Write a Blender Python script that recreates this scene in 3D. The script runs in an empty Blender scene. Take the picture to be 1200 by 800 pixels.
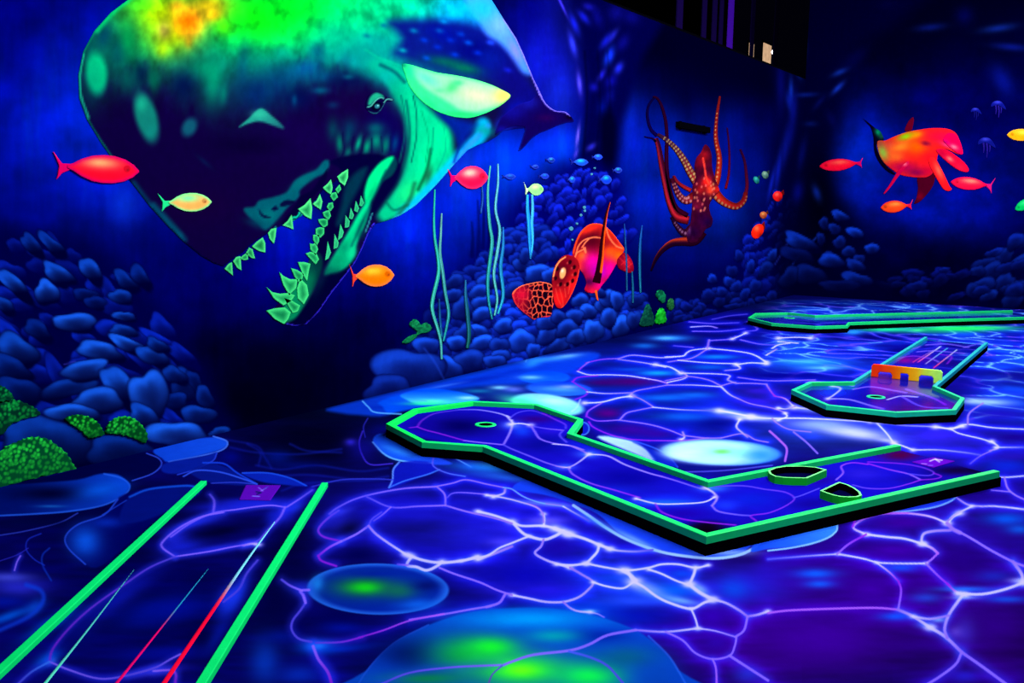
import bpy, bmesh, math
import numpy as np
from mathutils import Matrix, Vector

# ------------------------------------------------------------------ camera model (1200x800 frame)
F, PITCH, ROLL, EYE = 1165.0, 0.141, 0.016, 1.70
UNIT = 1.6
cp, sp, cr, sr = math.cos(PITCH), math.sin(PITCH), math.cos(ROLL), math.sin(ROLL)
FWD = np.array([0, cp, -sp]); UP0 = np.array([0, sp, cp]); RT0 = np.array([1.0, 0, 0])
RT = cr * RT0 + sr * UP0; UP = -sr * RT0 + cr * UP0
EYEP = np.array([0, 0, EYE])

def yaw(v, a):
    return np.array([v[0] * math.cos(a) - v[1] * math.sin(a), v[0] * math.sin(a) + v[1] * math.cos(a), v[2]])
def _g(u, v):
    d = FWD + RT * ((u - 600) / F) - UP * ((v - 400) / F); return EYEP - d * (EYE / d[2])
_w = _g(930, 345.5) - _g(0, 570)
_a = math.pi / 2 - math.atan2(_w[1], _w[0])          # turn the world so that the long wall runs along Y
FWD, RT, UP = yaw(FWD, _a), yaw(RT, _a), yaw(UP, _a)

def project(P):
    Q = P - EYEP
    z = Q @ FWD
    ok = z > 0.3
    zz = np.where(ok, z, 1.0)
    u = 600 + F * (Q @ RT) / zz
    v = 400 - F * (Q @ UP) / zz
    return np.where(ok, u, -9999.0), np.where(ok, v, 9999.0)

def ray(u, v):
    return FWD + RT * ((u - 600) / F) - UP * ((v - 400) / F)

def ground(u, v, z=0.0):
    d = ray(u, v); t = (z - EYE) / d[2]
    return EYEP + d * t

# room frame: the corner where the long mural wall meets the back wall
CORNER = ground(930, 345.5)
A0_ = ground(0, 570)
DL = (A0_ - CORNER); DL[2] = 0; DL /= np.linalg.norm(DL)          # along the long wall, towards the viewer
B0_ = ground(1200, 362)
DB = (B0_ - CORNER); DB[2] = 0; DB = DB - DL * (DB @ DL); DB /= np.linalg.norm(DB)   # along the back wall
UZ = np.array([0, 0, 1.0])
PL = dict(o=CORNER, e1=DL, e2=UZ, n=DB)        # long wall, faces +DB
PB = dict(o=CORNER, e1=DB, e2=UZ, n=DL)        # back wall, faces +DL
PF = dict(o=CORNER, e1=DL, e2=DB, n=UZ)        # floor
WALL_H = 4.0; CEIL = 7.2; LEN_A = 21.0; LEN_B = 13.0

def on_plane(u, v, pl, off=0.0):
    d = ray(u, v)
    t = ((pl['o'] + pl['n'] * off - EYEP) @ pl['n']) / (d @ pl['n'])
    return EYEP + d * t

def T(x0, y0, s, txt):
    return [(x0 + float(p.split(',')[0]) / s, y0 + float(p.split(',')[1]) / s) for p in txt.split()]
def PX(txt):
    return T(0, 0, 1, txt)

def spline(pts, n=6, closed=False):
    p = np.array([q[:2] for q in pts], float)
    if len(p) < 3: return p
    out = []
    m = len(p)
    rng_ = range(m) if closed else range(m - 1)
    for i in rng_:
        p1, p2 = p[i], p[(i + 1) % m]
        p0 = p[i - 1] if (i > 0 or closed) else 2 * p1 - p2
        p3 = p[(i + 2) % m] if (i + 2 < m or closed) else 2 * p2 - p1
        for k in range(n):
            t = k / n
            out.append(0.5 * ((2 * p1) + (-p0 + p2) * t + (2 * p0 - 5 * p1 + 4 * p2 - p3) * t * t + (-p0 + 3 * p1 - 3 * p2 + p3) * t ** 3))
    if not closed: out.append(p[-1])
    return np.array(out)

# ------------------------------------------------------------------ paint
def lin(c):
    c = np.clip(c, 0, 1)
    return np.where(c <= 0.04045, c / 12.92, ((c + 0.055) / 1.055) ** 2.4)

def vnoise(x, y, seed=0):
    xi = np.floor(x).astype(np.int64); yi = np.floor(y).astype(np.int64)
    fx = x - xi; fy = y - yi
    fx = fx * fx * (3 - 2 * fx); fy = fy * fy * (3 - 2 * fy)
    def h(a, b):
        n = (a * 374761393 + b * 668265263 + seed * 974634777) & 0xffffffff
        n = ((n ^ (n >> 13)) * 1274126177) & 0xffffffff
        return ((n ^ (n >> 16)) & 0xffff) / 65535.0
    a = h(xi, yi); b = h(xi + 1, yi); c = h(xi, yi + 1); d = h(xi + 1, yi + 1)
    return (a * (1 - fx) + b * fx) * (1 - fy) + (c * (1 - fx) + d * fx) * fy

def fbm(x, y, seed=0, o=3):
    s = 0; a = 0.5; t = 0
    for k in range(o):
        s = s + a * vnoise(x * 2 ** k, y * 2 ** k, seed + k * 17); t += a; a *= 0.5
    return s / t

def sstep(x):
    x = np.clip(x, 0, 1); return x * x * (3 - 2 * x)

class Paint:
    def __init__(s, U, V):
        s.U, s.V = U, V
        s.C = np.zeros((len(U), 3))
        s.ky = 1.0
    def sel(s, x0, y0, x1, y1):
        return np.nonzero((s.U > x0) & (s.U < x1) & (s.V > y0) & (s.V < y1))[0]
    def mix(s, i, w, col):
        w = w[:, None]
        s.C[i] = s.C[i] * (1 - w) + (np.asarray(col, float) / 255.0) * w
    def fill(s, col):
        s.C[:] = np.array(col) / 255.0
    def blob(s, x, y, rx, ry, col, a=1.0, rot=0.0, k=1.6):
        R = max(rx, ry) * 2.1
        i = s.sel(x - R, y - R, x + R, y + R)
        if not len(i): return
        c, n = math.cos(math.radians(rot)), math.sin(math.radians(rot))
        dx, dy = s.U[i] - x, s.V[i] - y
        X, Y = (c * dx + n * dy) / rx, (-n * dx + c * dy) / ry
        s.mix(i, a * np.exp(-k * (X * X + Y * Y)), col)
    def ell(s, x, y, rx, ry, col, a=1.0, rot=0.0, soft=1.5, col2=None, rim=None):
        R = max(rx, ry) + soft * 2
        i = s.sel(x - R, y - R, x + R, y + R)
        if not len(i): return
        c, n = math.cos(math.radians(rot)), math.sin(math.radians(rot))
        dx, dy = s.U[i] - x, s.V[i] - y
        X, Y = (c * dx + n * dy) / rx, (-n * dx + c * dy) / ry
        d = np.sqrt(X * X + Y * Y)
        w = sstep((1 - d) * min(rx, ry) / soft + 0.5)
        cc = np.array(col, float)[None, :]
        if col2 is not None:
            t = np.clip(Y * 0.5 + 0.5, 0, 1)[:, None]
            cc = cc * (1 - t) + np.array(col2, float)[None, :] * t
        if rim is not None:
            t = (rim[3] * sstep((d - rim[4]) / (1 - rim[4] + 1e-6)))[:, None]
            cc = cc * (1 - t) + np.array(rim[:3], float)[None, :] * t
        s.mix(i, a * w, cc)
    def pdist(s, i, P, closed=True):
        x, y = s.U[i], s.V[i] * s.ky
        best = np.full(len(i), 1e18); par = np.zeros(len(i)); inside = np.zeros(len(i), bool)
        m = len(P)
        for k in range(m if closed else m - 1):
            ax, ay = P[k][0], P[k][1] * s.ky; bx, by = P[(k + 1) % m][0], P[(k + 1) % m][1] * s.ky
            ex, ey = bx - ax, by - ay
            L = ex * ex + ey * ey + 1e-9
            t = np.clip(((x - ax) * ex + (y - ay) * ey) / L, 0, 1)
            d = (x - ax - t * ex) ** 2 + (y - ay - t * ey) ** 2
            m2 = d < best
            best = np.where(m2, d, best); par = np.where(m2, k + t, par)
            if closed:
                cnd = ((ay > y) != (by > y)) & (x < (bx - ax) * (y - ay) / (by - ay + 1e-12) + ax)
                inside ^= cnd
        return np.sqrt(best), par, inside
    def poly(s, P, col, a=1.0, soft=1.5, smooth=True, grad=None, rim=None):
        """grad=(x0,y0,x1,y1,col2) blends col into col2 along that axis; rim=(r,g,b,alpha,width)"""
        P = spline(P, 4, True) if smooth else np.array(P, float)
        i = s.sel(P[:, 0].min() - soft, P[:, 1].min() - soft, P[:, 0].max() + soft, P[:, 1].max() + soft)
        if not len(i): return
        d, _, ins = s.pdist(i, P)
        sd = np.where(ins, d, -d)
        w = sstep(sd / (2 * soft) + 0.5)
        cc = np.array(col, float)[None, :]
        if grad:
            x0, y0, x1, y1, c2 = grad
            t = np.clip(((s.U[i] - x0) * (x1 - x0) + (s.V[i] - y0) * (y1 - y0)) / ((x1 - x0) ** 2 + (y1 - y0) ** 2), 0, 1)[:, None]
            cc = cc * (1 - t) + np.array(c2, float)[None, :] * t
        if rim:
            t = (rim[3] * np.exp(-(np.maximum(sd, 0) / rim[4]) ** 1.3))[:, None]
            cc = cc * (1 - t) + np.array(rim[:3], float)[None, :] * t
        s.mix(i, a * w, cc)
    def stroke(s, P, w, col, a=1.0, soft=0.8, w1=None, smooth=True, col2=None):
        P = spline(P, 5) if smooth else np.array(P, float)
        W = max(w, w1 if w1 is not None else w)
        r = W / 2 + soft + 1
        i = s.sel(P[:, 0].min() - r, P[:, 1].min() - r, P[:, 0].max() + r, P[:, 1].max() + r)
        if not len(i): return
        d, par, _ = s.pdist(i, P, False)
        t = par / max(1, len(P) - 1)
        ww = w if w1 is None else w + (w1 - w) * t
        al = a * sstep((ww / 2 - d) / soft + 0.5)
        cc = np.array(col, float)[None, :]
        if col2 is not None:
            cc = cc * (1 - t[:, None]) + np.array(col2, float)[None, :] * t[:, None]
        s.mix(i, al, cc)
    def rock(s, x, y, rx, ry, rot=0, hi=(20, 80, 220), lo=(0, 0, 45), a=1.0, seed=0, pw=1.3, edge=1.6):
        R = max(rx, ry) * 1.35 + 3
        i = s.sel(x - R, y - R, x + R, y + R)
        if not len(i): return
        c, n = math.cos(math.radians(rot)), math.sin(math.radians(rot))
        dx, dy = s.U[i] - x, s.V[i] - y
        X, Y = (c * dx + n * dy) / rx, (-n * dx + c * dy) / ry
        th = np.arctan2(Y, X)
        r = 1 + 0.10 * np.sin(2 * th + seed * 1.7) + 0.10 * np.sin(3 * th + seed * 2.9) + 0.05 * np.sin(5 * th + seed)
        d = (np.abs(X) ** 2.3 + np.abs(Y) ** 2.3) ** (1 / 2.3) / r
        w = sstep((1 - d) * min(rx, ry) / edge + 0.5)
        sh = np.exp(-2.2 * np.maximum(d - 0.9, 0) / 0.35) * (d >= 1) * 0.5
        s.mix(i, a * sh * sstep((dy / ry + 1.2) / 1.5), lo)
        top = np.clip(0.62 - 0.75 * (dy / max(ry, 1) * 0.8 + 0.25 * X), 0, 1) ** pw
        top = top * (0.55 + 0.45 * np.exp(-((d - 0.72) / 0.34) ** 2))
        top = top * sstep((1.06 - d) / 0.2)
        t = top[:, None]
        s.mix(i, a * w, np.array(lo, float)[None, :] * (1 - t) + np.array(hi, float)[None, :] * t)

# ------------------------------------------------------------------ the long wall and back wall mural: water, reefs and boulders
def reef(p, region, n, sx, sy, rot, hi, seed, lo=(0, 0, 40), grow=None, aj=0.4, floorline=None, bright=None):
    """painted boulders scattered inside a traced region, upper ones first"""
    rg = np.random.default_rng(seed)
    R = np.array(region, float)
    x0, y0 = R.min(0); x1, y1 = R.max(0)
    pts = []
    tries = 0
    while len(pts) < n and tries < n * 60:
        tries += 1
        x, y = rg.uniform(x0, x1), rg.uniform(y0, y1)
        ins = False
        for k in range(len(R)):
            ax, ay = R[k]; bx, by = R[(k + 1) % len(R)]
            if (ay > y) != (by > y) and x < (bx - ax) * (y - ay) / (by - ay + 1e-9) + ax: ins = not ins
        if not ins: continue
        g = 1.0 if grow is None else grow[0] + (grow[1] - grow[0]) * (y - y0) / (y1 - y0)
        if any(abs(q[0] - x) / (sx * g) + abs(q[1] - y) / (sy * g) < 1.25 for q in pts): continue
        pts.append((x, y, g, rg.uniform(0.6, 1.35), rg.uniform(-1, 1), rg.uniform(1 - aj, 1), rg.integers(1000), rg.uniform(0.7, 1.3)))
    pts.sort(key=lambda q: q[1])
    for x, y, g, m, r, b, sd, m2 in pts:
        bb = b
        if bright: bb = b * bright(x, y)
        h = tuple(l + (c - l) * bb for c, l in zip(hi, lo))
        p.rock(x, y, sx * g * m, sy * g * m2, rot + r * 26, h, lo, 1.0, int(sd))

def paint_wall(p):
    U, V = p.U, p.V
    p.fill((0, 0, 70))
    B = p.blob
    # open water
    B(90, 110, 260, 230, (0, 8, 190), .95)
    B(20, 60, 60, 90, (0, 0, 120), .6); B(30, 10, 120, 40, (0, 0, 105), .7)
    B(95, 140, 70, 90, (0, 28, 235), .8); B(150, 215, 60, 50, (0, 20, 215), .6); B(40, 150, 60, 60, (0, 15, 215), .6)
    B(145, 240, 22, 30, (10, 45, 240), .5)
    B(330, 330, 130, 110, (0, 0, 105), .9); B(310, 320, 60, 50, (0, 0, 150), .7)
    B(345, 260, 40, 50, (0, 15, 215), .95); B(330, 300, 40, 30, (0, 5, 170), .5)
    B(480, 280, 90, 80, (0, 8, 175), .95); B(470, 260, 50, 40, (0, 25, 215), .6); B(540, 240, 60, 60, (0, 20, 205), .9)
    B(600, 190, 70, 50, (0, 35, 240), .95); B(655, 170, 35, 30, (0, 40, 245), .7); B(540, 200, 30, 30, (20, 40, 240), .5)
    B(640, 60, 50, 110, (12, 10, 195), .95); B(620, 10, 30, 50, (0, 0, 140), .7); B(655, 110, 22, 40, (20, 30, 220), .5)
    B(350, 445, 150, 80, (0, 0, 28), 1.0); B(300, 470, 90, 60, (0, 0, 24), 1.0, 0, 1.2); B(420, 400, 50, 50, (0, 0, 50), .8)
    B(250, 420, 50, 60, (0, 0, 40), .9); B(230, 350, 60, 50, (0, 0, 90), .7)
    # water behind the octopus
    B(760, 190, 50, 90, (0, 15, 190), .95); B(800, 230, 90, 80, (0, 18, 190), .95); B(850, 170, 50, 60, (0, 10, 170), .9)
    B(790, 180, 26, 40, (0, 30, 235), .6); B(850, 250, 40, 50, (0, 25, 215), .7); B(820, 300, 70, 30, (0, 5, 120), .8)
    B(740, 150, 16, 50, (5, 20, 215), .7); B(800, 320, 60, 20, (0, 0, 90), .7)
    B(800, 40, 110, 55, (0, 0, 22), 1.0, 0, 1.2); B(840, 90, 80, 35, (0, 0, 50), .9); B(760, 80, 30, 30, (0, 0, 70), .7); B(805, 110, 14, 50, (0, 0, 60), .6)
    B(890, 120, 26, 80, (0, 0, 70), .9); B(885, 210, 20, 60, (0, 8, 150), .8)
    # vertical brush streaks
    m = fbm(U / 7.0, V / 60.0, 5) - .5
    m2 = fbm(U / 40.0, V / 34.0, 9) - .5
    lum = p.C.sum(1)
    p.C *= (1 + 0.20 * m + 0.6 * m2)[:, None]
    k = np.clip((lum - .5) * 1.2, 0, 1) * np.clip(fbm(U / 9.0, V / 80.0, 31) - .5, 0, 1) * 1.0
    p.C[:, 1] += k * 0.20
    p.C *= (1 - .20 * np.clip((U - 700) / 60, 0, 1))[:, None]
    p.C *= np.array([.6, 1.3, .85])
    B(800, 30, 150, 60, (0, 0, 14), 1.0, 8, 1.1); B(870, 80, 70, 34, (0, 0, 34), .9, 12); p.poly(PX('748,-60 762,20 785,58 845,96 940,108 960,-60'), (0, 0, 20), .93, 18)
    # narrow vertical dark blue strokes left of the pale weeds
    for x, y0, y1 in ((560, 235, 300), (566, 230, 290), (572, 240, 310), (553, 260, 300)):
        p.stroke([(x, y0), (x + 1, (y0 + y1) / 2), (x, y1)], 2, (0, 0, 50), .6, 2, 5)
    # the tall dark pillar of rock by the octopus
    pil = PX("676,-40 682,40 690,100 684,150 676,190 672,215 700,230 722,200 728,150 740,110 752,70 775,30 800,-40")
    p.poly(pil, (0, 0, 48), .95, 8)
    for q in ("706,120 705,180 712,230 722,150", ):
        p.poly(PX(q), (0, 0, 22), .9, 5)
    for x, y, rx, ry, r, c in ((671, 52, 3.5, 13, -14, (35, 45, 215)), (673, 28, 4, 12, -22, (12, 20, 180)), (684, 20, 4, 9, -40, (10, 15, 165)),
        (690, 8, 7, 4, 20, (10, 10, 130)), (679, 98, 2.6, 12, -6, (70, 60, 225)), (714, 66, 4.5, 10, 22, (10, 45, 235)), (710, 48, 4, 10, 35, (8, 15, 160)),
        (725, 80, 4, 7, 30, (20, 30, 200)), (705, 88, 3, 7, 30, (18, 18, 170)), (696, 102, 5, 5, 0, (8, 8, 130)), (716, 95, 6, 8, 30, (5, 5, 120)),
        (730, 50, 6, 10, 30, (4, 4, 95)), (740, 20, 10, 8, 30, (3, 3, 85)), (722, 15, 9, 10, 30, (4, 4, 90)), (700, 20, 6, 12, -20, (3, 3, 90)),
        (718, 42, 3, 9, 35, (18, 22, 150)), (677, 160, 1.6, 12, 8, (100, 80, 215)), (675, 180, 1.6, 6, 20, (60, 50, 190)), (693, 172, 6, 3, -35, (30, 30, 170)),
        (706, 125, 6, 9, 20, (0, 5, 95)), (715, 112, 5, 8, 10, (3, 5, 100)), (658, 5, 1.5, 14, -25, (50, 40, 210))):
        p.blob(x, y, rx * 1.25, ry * 1.25, c, .95, r)
    for x, w in ((685, .5), (700, .35), (712, .4)):
        p.stroke([(x, 60), (x + 3, 120), (x - 2, 190)], 3, (0, 0, 25), w, 3)
    # the middle reef, small faint boulders high up, big bright ones along the floor
    top = PX("452,462 470,405 495,372 525,338 560,300 590,268 605,240 640,205 680,190 725,205 735,240 738,290 745,330 756,352 752,382 680,402 600,428")
    p.poly(top, (0, 0, 82), .9, 14)
    def br(x, y):
        a = np.clip((x - 450) / 150, .3, 1) * (0.55 + 0.45 * np.clip((y - 230) / 120, 0, 1))
        if x > 735: a *= .8
        return a
    up = PX("600,300 600,250 640,215 680,200 722,212 732,240 740,300 700,300 640,330")
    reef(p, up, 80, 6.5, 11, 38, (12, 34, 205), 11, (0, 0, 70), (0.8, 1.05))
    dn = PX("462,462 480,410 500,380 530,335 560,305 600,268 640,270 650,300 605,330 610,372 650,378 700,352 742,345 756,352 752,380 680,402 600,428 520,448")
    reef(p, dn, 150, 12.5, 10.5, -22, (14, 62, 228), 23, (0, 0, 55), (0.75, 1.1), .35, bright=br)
    R = p.rock
    hi = (22, 92, 240)
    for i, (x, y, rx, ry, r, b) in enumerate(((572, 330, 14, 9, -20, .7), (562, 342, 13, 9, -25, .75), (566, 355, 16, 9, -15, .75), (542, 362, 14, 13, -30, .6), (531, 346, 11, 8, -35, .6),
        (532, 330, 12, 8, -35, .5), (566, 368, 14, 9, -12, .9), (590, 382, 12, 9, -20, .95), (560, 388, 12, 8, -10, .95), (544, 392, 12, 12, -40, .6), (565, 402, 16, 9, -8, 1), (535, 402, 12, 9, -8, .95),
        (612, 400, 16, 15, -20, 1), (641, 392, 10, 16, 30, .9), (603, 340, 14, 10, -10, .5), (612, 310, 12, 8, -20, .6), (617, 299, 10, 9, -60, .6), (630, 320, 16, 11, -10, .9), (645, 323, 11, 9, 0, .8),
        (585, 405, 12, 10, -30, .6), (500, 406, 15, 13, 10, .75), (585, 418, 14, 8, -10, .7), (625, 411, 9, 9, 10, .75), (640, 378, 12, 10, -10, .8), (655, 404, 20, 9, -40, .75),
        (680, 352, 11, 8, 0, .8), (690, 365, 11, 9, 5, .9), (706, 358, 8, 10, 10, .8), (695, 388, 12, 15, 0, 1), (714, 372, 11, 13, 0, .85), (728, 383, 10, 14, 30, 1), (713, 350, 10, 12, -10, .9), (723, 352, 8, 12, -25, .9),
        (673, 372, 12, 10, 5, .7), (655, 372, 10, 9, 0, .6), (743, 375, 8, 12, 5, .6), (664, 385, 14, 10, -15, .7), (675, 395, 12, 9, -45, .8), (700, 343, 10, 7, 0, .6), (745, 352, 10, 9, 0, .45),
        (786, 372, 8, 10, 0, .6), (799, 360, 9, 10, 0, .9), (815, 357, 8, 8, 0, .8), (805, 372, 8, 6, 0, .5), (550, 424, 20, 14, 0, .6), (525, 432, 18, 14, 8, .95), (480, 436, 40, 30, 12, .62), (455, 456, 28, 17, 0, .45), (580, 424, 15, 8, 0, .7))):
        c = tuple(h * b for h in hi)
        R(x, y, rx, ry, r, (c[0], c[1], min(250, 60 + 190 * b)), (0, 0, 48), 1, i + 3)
    p.stroke(PX("497,408 510,425 522,448"), 2, (30, 80, 220), .35, 3)
    # pebbles below the octopus, running to the second pillar
    low = PX("775,382 790,352 830,335 860,300 880,270 900,240 925,255 930,300 930,345 880,358")
    p.poly(low, (0, 0, 66), .8, 12)
    reef(p, PX("780,382 800,355 850,338 885,338 920,330 925,345 880,357"), 26, 7.5, 6, 0, (8, 30, 150), 41, (0, 0, 40))
    reef(p, PX("868,338 872,290 885,262 905,225 935,235 940,300 930,335"), 46, 5.5, 9, 22, (8, 34, 185), 42, (0, 0, 60), (.7, 1.15))
    for i, (x, y, rx, ry, b) in enumerate(((835, 327, 6, 6, .8), (855, 330, 7, 7, .8), (863, 336, 7, 7, .6), (846, 342, 7, 6, .6), (880, 312, 5, 9, .7), (885, 335, 7, 9, .6), (873, 345, 6, 8, .6), (866, 300, 6, 7, .5), (858, 318, 7, 8, .4), (830, 345, 8, 7, .5))):
        R(x, y, rx, ry, 10, (12 * b, 60 * b, 60 + 160 * b), (0, 0, 50), 1, i)
    left_reef(p)
    corner_rocks(p)

def corner_rocks(p):
    # the pillar of rock painted around the corner of the room, on both walls
    p.poly(PX("896,-60 905,60 912,140 905,200 915,235 905,290 925,350 1040,362 1030,310 1000,250 975,215 978,160 990,120 1000,60 1060,20 1120,-60"), (0, 0, 40), .95, 14)
    p.blob(960, 240, 26, 80, (0, 0, 14), .9)
    for x, y, rx, ry, r, c in ((934, 80, 3, 10, -20, (8, 55, 170)), (943, 55, 3, 10, 0, (5, 30, 110)), (927, 110, 2.5, 16, 0, (10, 45, 170)), (925, 118, 4, 10, -10, (5, 20, 130)), (985, 84, 9, 3, -25, (15, 60, 190)),
        (982, 103, 9, 3, -45, (15, 50, 185)), (945, 111, 12, 2.5, -3, (5, 25, 120)), (930, 128, 4, 20, 5, (4, 10, 110)), (915, 100, 5, 30, 0, (2, 4, 80)), (950, 145, 7, 3, 0, (4, 16, 90)),
        (960, 120, 10, 3, -50, (3, 8, 80)), (925, 160, 5, 20, 10, (3, 8, 100)), (940, 180, 4, 18, 10, (3, 8, 90)), (975, 140, 5, 10, -30, (2, 4, 70)), (957, 226, 4, 9, -20, (8, 35, 140)), (935, 225, 6, 12, 10, (3, 8, 110)),
        (1000, 70, 20, 8, -40, (1, 2, 60)), (930, 30, 12, 30, 0, (0, 0, 32)), (1090, 32, 16, 4, -6, (4, 14, 90)), (1170, 33, 18, 4, -8, (5, 22, 100)), (1185, 55, 20, 4, 5, (3, 10, 90)), (1130, 18, 10, 10, 0, (1, 2, 60)), (1175, 95, 10, 18, -30, (2, 8, 100)), (1040, 5, 12, 6, 0, (1, 1, 50)),
        (912, 200, 3, 24, 8, (6, 20, 150)), (904, 215, 2, 18, 12, (8, 24, 160)), (920, 175, 3, 20, 6, (4, 12, 110))):
        p.blob(x, y, rx * 1.3, ry * 1.3, c, .9, r)
    p.stroke(PX("960,275 940,295 925,315 912,330"), 2.4, (16, 50, 170), .7, 2, 1)
    p.stroke(PX("930,272 920,290 908,310"), 2, (40, 60, 190), .6, 2, 1)
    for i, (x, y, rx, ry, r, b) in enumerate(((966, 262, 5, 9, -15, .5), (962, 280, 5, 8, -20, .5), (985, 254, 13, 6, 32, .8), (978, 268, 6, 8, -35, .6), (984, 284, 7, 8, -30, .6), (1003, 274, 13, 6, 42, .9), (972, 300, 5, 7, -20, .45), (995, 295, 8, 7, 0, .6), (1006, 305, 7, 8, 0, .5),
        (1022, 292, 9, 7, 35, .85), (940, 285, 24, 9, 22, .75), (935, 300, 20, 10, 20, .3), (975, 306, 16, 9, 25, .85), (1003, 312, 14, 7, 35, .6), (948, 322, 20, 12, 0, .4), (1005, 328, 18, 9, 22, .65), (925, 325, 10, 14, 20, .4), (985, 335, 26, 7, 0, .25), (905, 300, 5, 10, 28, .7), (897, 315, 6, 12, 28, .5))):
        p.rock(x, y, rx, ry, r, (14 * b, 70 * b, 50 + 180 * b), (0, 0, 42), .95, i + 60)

def paint_back(p):
    U, V = p.U, p.V
    p.fill((0, 0, 62))
    B = p.blob
    B(1060, 190, 120, 90, (0, 8, 165), .95); B(1010, 185, 45, 60, (0, 30, 215), .8); B(1090, 250, 70, 40, (0, 15, 190), .85); B(1000, 230, 20, 30, (0, 20, 200), .5)
    B(1150, 230, 60, 50, (0, 8, 160), .8); B(1190, 190, 60, 50, (0, 6, 130), .7); B(1110, 120, 60, 40, (0, 0, 100), .7)
    B(1180, 60, 120, 90, (0, 0, 42), .9); B(1050, 40, 140, 60, (0, 0, 36), .95); B(1160, 150, 50, 50, (0, 0, 85), .7)
    B(1090, 310, 120, 40, (0, 0, 38), 1.0); B(1050, 290, 50, 30, (0, 0, 60), .8); B(1120, 345, 120, 20, (0, 0, 30), .8)
    B(1250, 200, 60, 120, (0, 2, 100), .6)
    m = fbm(U / 11.0, V / 16.0, 25) - .5
    m2 = fbm(U / 34.0, V / 28.0, 29) - .5
    p.C *= (1 + 0.30 * m + 0.7 * m2)[:, None]
    p.C *= np.array([.7, 1.15, .82])
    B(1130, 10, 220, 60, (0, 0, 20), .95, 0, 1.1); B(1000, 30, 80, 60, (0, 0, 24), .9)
    reef(p, PX("1110,350 1130,310 1160,300 1200,262 1290,240 1290,372"), 34, 14, 8, -18, (10, 45, 160), 71, (0, 0, 44), None, .5)
    reef(p, PX("1030,335 1075,318 1130,322 1130,352 1040,350"), 12, 11, 6, -5, (5, 18, 120), 72, (0, 0, 36), None, .5)
    for i, (x, y, rx, ry, r, b) in enumerate(((1165, 296, 11, 5, -18, .7), (1190, 283, 14, 8, -35, .7), (1178, 314, 12, 6, -25, .5), (1150, 340, 10, 6, -15, .6), (1195, 310, 12, 6, -20, .5), (1190, 340, 14, 8, -10, .6), (1107, 316, 6, 3, -15, .6), (1075, 335, 12, 6, -5, .5), (1052, 333, 10, 4, 0, .3))):
        p.rock(x, y, rx, ry, r, (12 * b, 55 * b, 50 + 160 * b), (0, 0, 42), .9, i + 90)
    corner_rocks(p)

def left_reef(p):
    p.poly(PX("-60,300 -20,262 60,275 120,290 160,335 200,375 240,430 262,475 272,505 180,535 60,560 -60,600"), (0, 0, 60), .88, 16)
    def br(x, y): return 0.45 + 0.4 * np.clip((y - 260) / 150, 0, 1)
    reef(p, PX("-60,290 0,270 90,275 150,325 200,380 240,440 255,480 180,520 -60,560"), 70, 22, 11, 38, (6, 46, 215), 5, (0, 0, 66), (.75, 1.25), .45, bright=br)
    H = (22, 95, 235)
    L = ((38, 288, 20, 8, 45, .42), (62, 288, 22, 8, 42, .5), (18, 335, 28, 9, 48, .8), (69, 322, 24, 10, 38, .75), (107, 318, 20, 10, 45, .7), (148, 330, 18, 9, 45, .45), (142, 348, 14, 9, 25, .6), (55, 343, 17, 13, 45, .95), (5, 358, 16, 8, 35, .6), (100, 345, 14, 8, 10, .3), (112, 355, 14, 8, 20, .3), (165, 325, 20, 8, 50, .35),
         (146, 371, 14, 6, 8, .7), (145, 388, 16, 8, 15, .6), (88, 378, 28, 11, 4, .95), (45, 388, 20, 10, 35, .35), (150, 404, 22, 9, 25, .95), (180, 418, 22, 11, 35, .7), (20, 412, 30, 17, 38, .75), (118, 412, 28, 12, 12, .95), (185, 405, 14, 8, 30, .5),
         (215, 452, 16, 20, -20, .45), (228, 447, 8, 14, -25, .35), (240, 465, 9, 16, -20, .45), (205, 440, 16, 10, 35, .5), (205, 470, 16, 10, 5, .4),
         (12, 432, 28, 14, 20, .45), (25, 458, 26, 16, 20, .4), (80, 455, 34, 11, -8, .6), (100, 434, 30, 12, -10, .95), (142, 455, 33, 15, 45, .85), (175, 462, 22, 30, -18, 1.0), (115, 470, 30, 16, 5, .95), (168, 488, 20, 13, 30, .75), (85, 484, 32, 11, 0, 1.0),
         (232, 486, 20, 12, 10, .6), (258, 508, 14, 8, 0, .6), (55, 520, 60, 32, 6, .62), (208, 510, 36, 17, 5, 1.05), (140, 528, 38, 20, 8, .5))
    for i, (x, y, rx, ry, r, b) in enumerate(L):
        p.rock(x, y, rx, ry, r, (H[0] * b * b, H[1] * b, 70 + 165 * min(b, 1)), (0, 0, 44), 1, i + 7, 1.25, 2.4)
    p.stroke(PX("75,427 88,423"), 1.6, (60, 60, 190), .5, 1.5)

# ------------------------------------------------------------------ the floor: painted water with a net of light
V_ = (122, 92, 250); W_ = (176, 172, 250); P_ = (120, 24, 205); B_ = (40, 110, 245); D_ = (70, 60, 215); M_ = (150, 80, 235)
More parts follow.
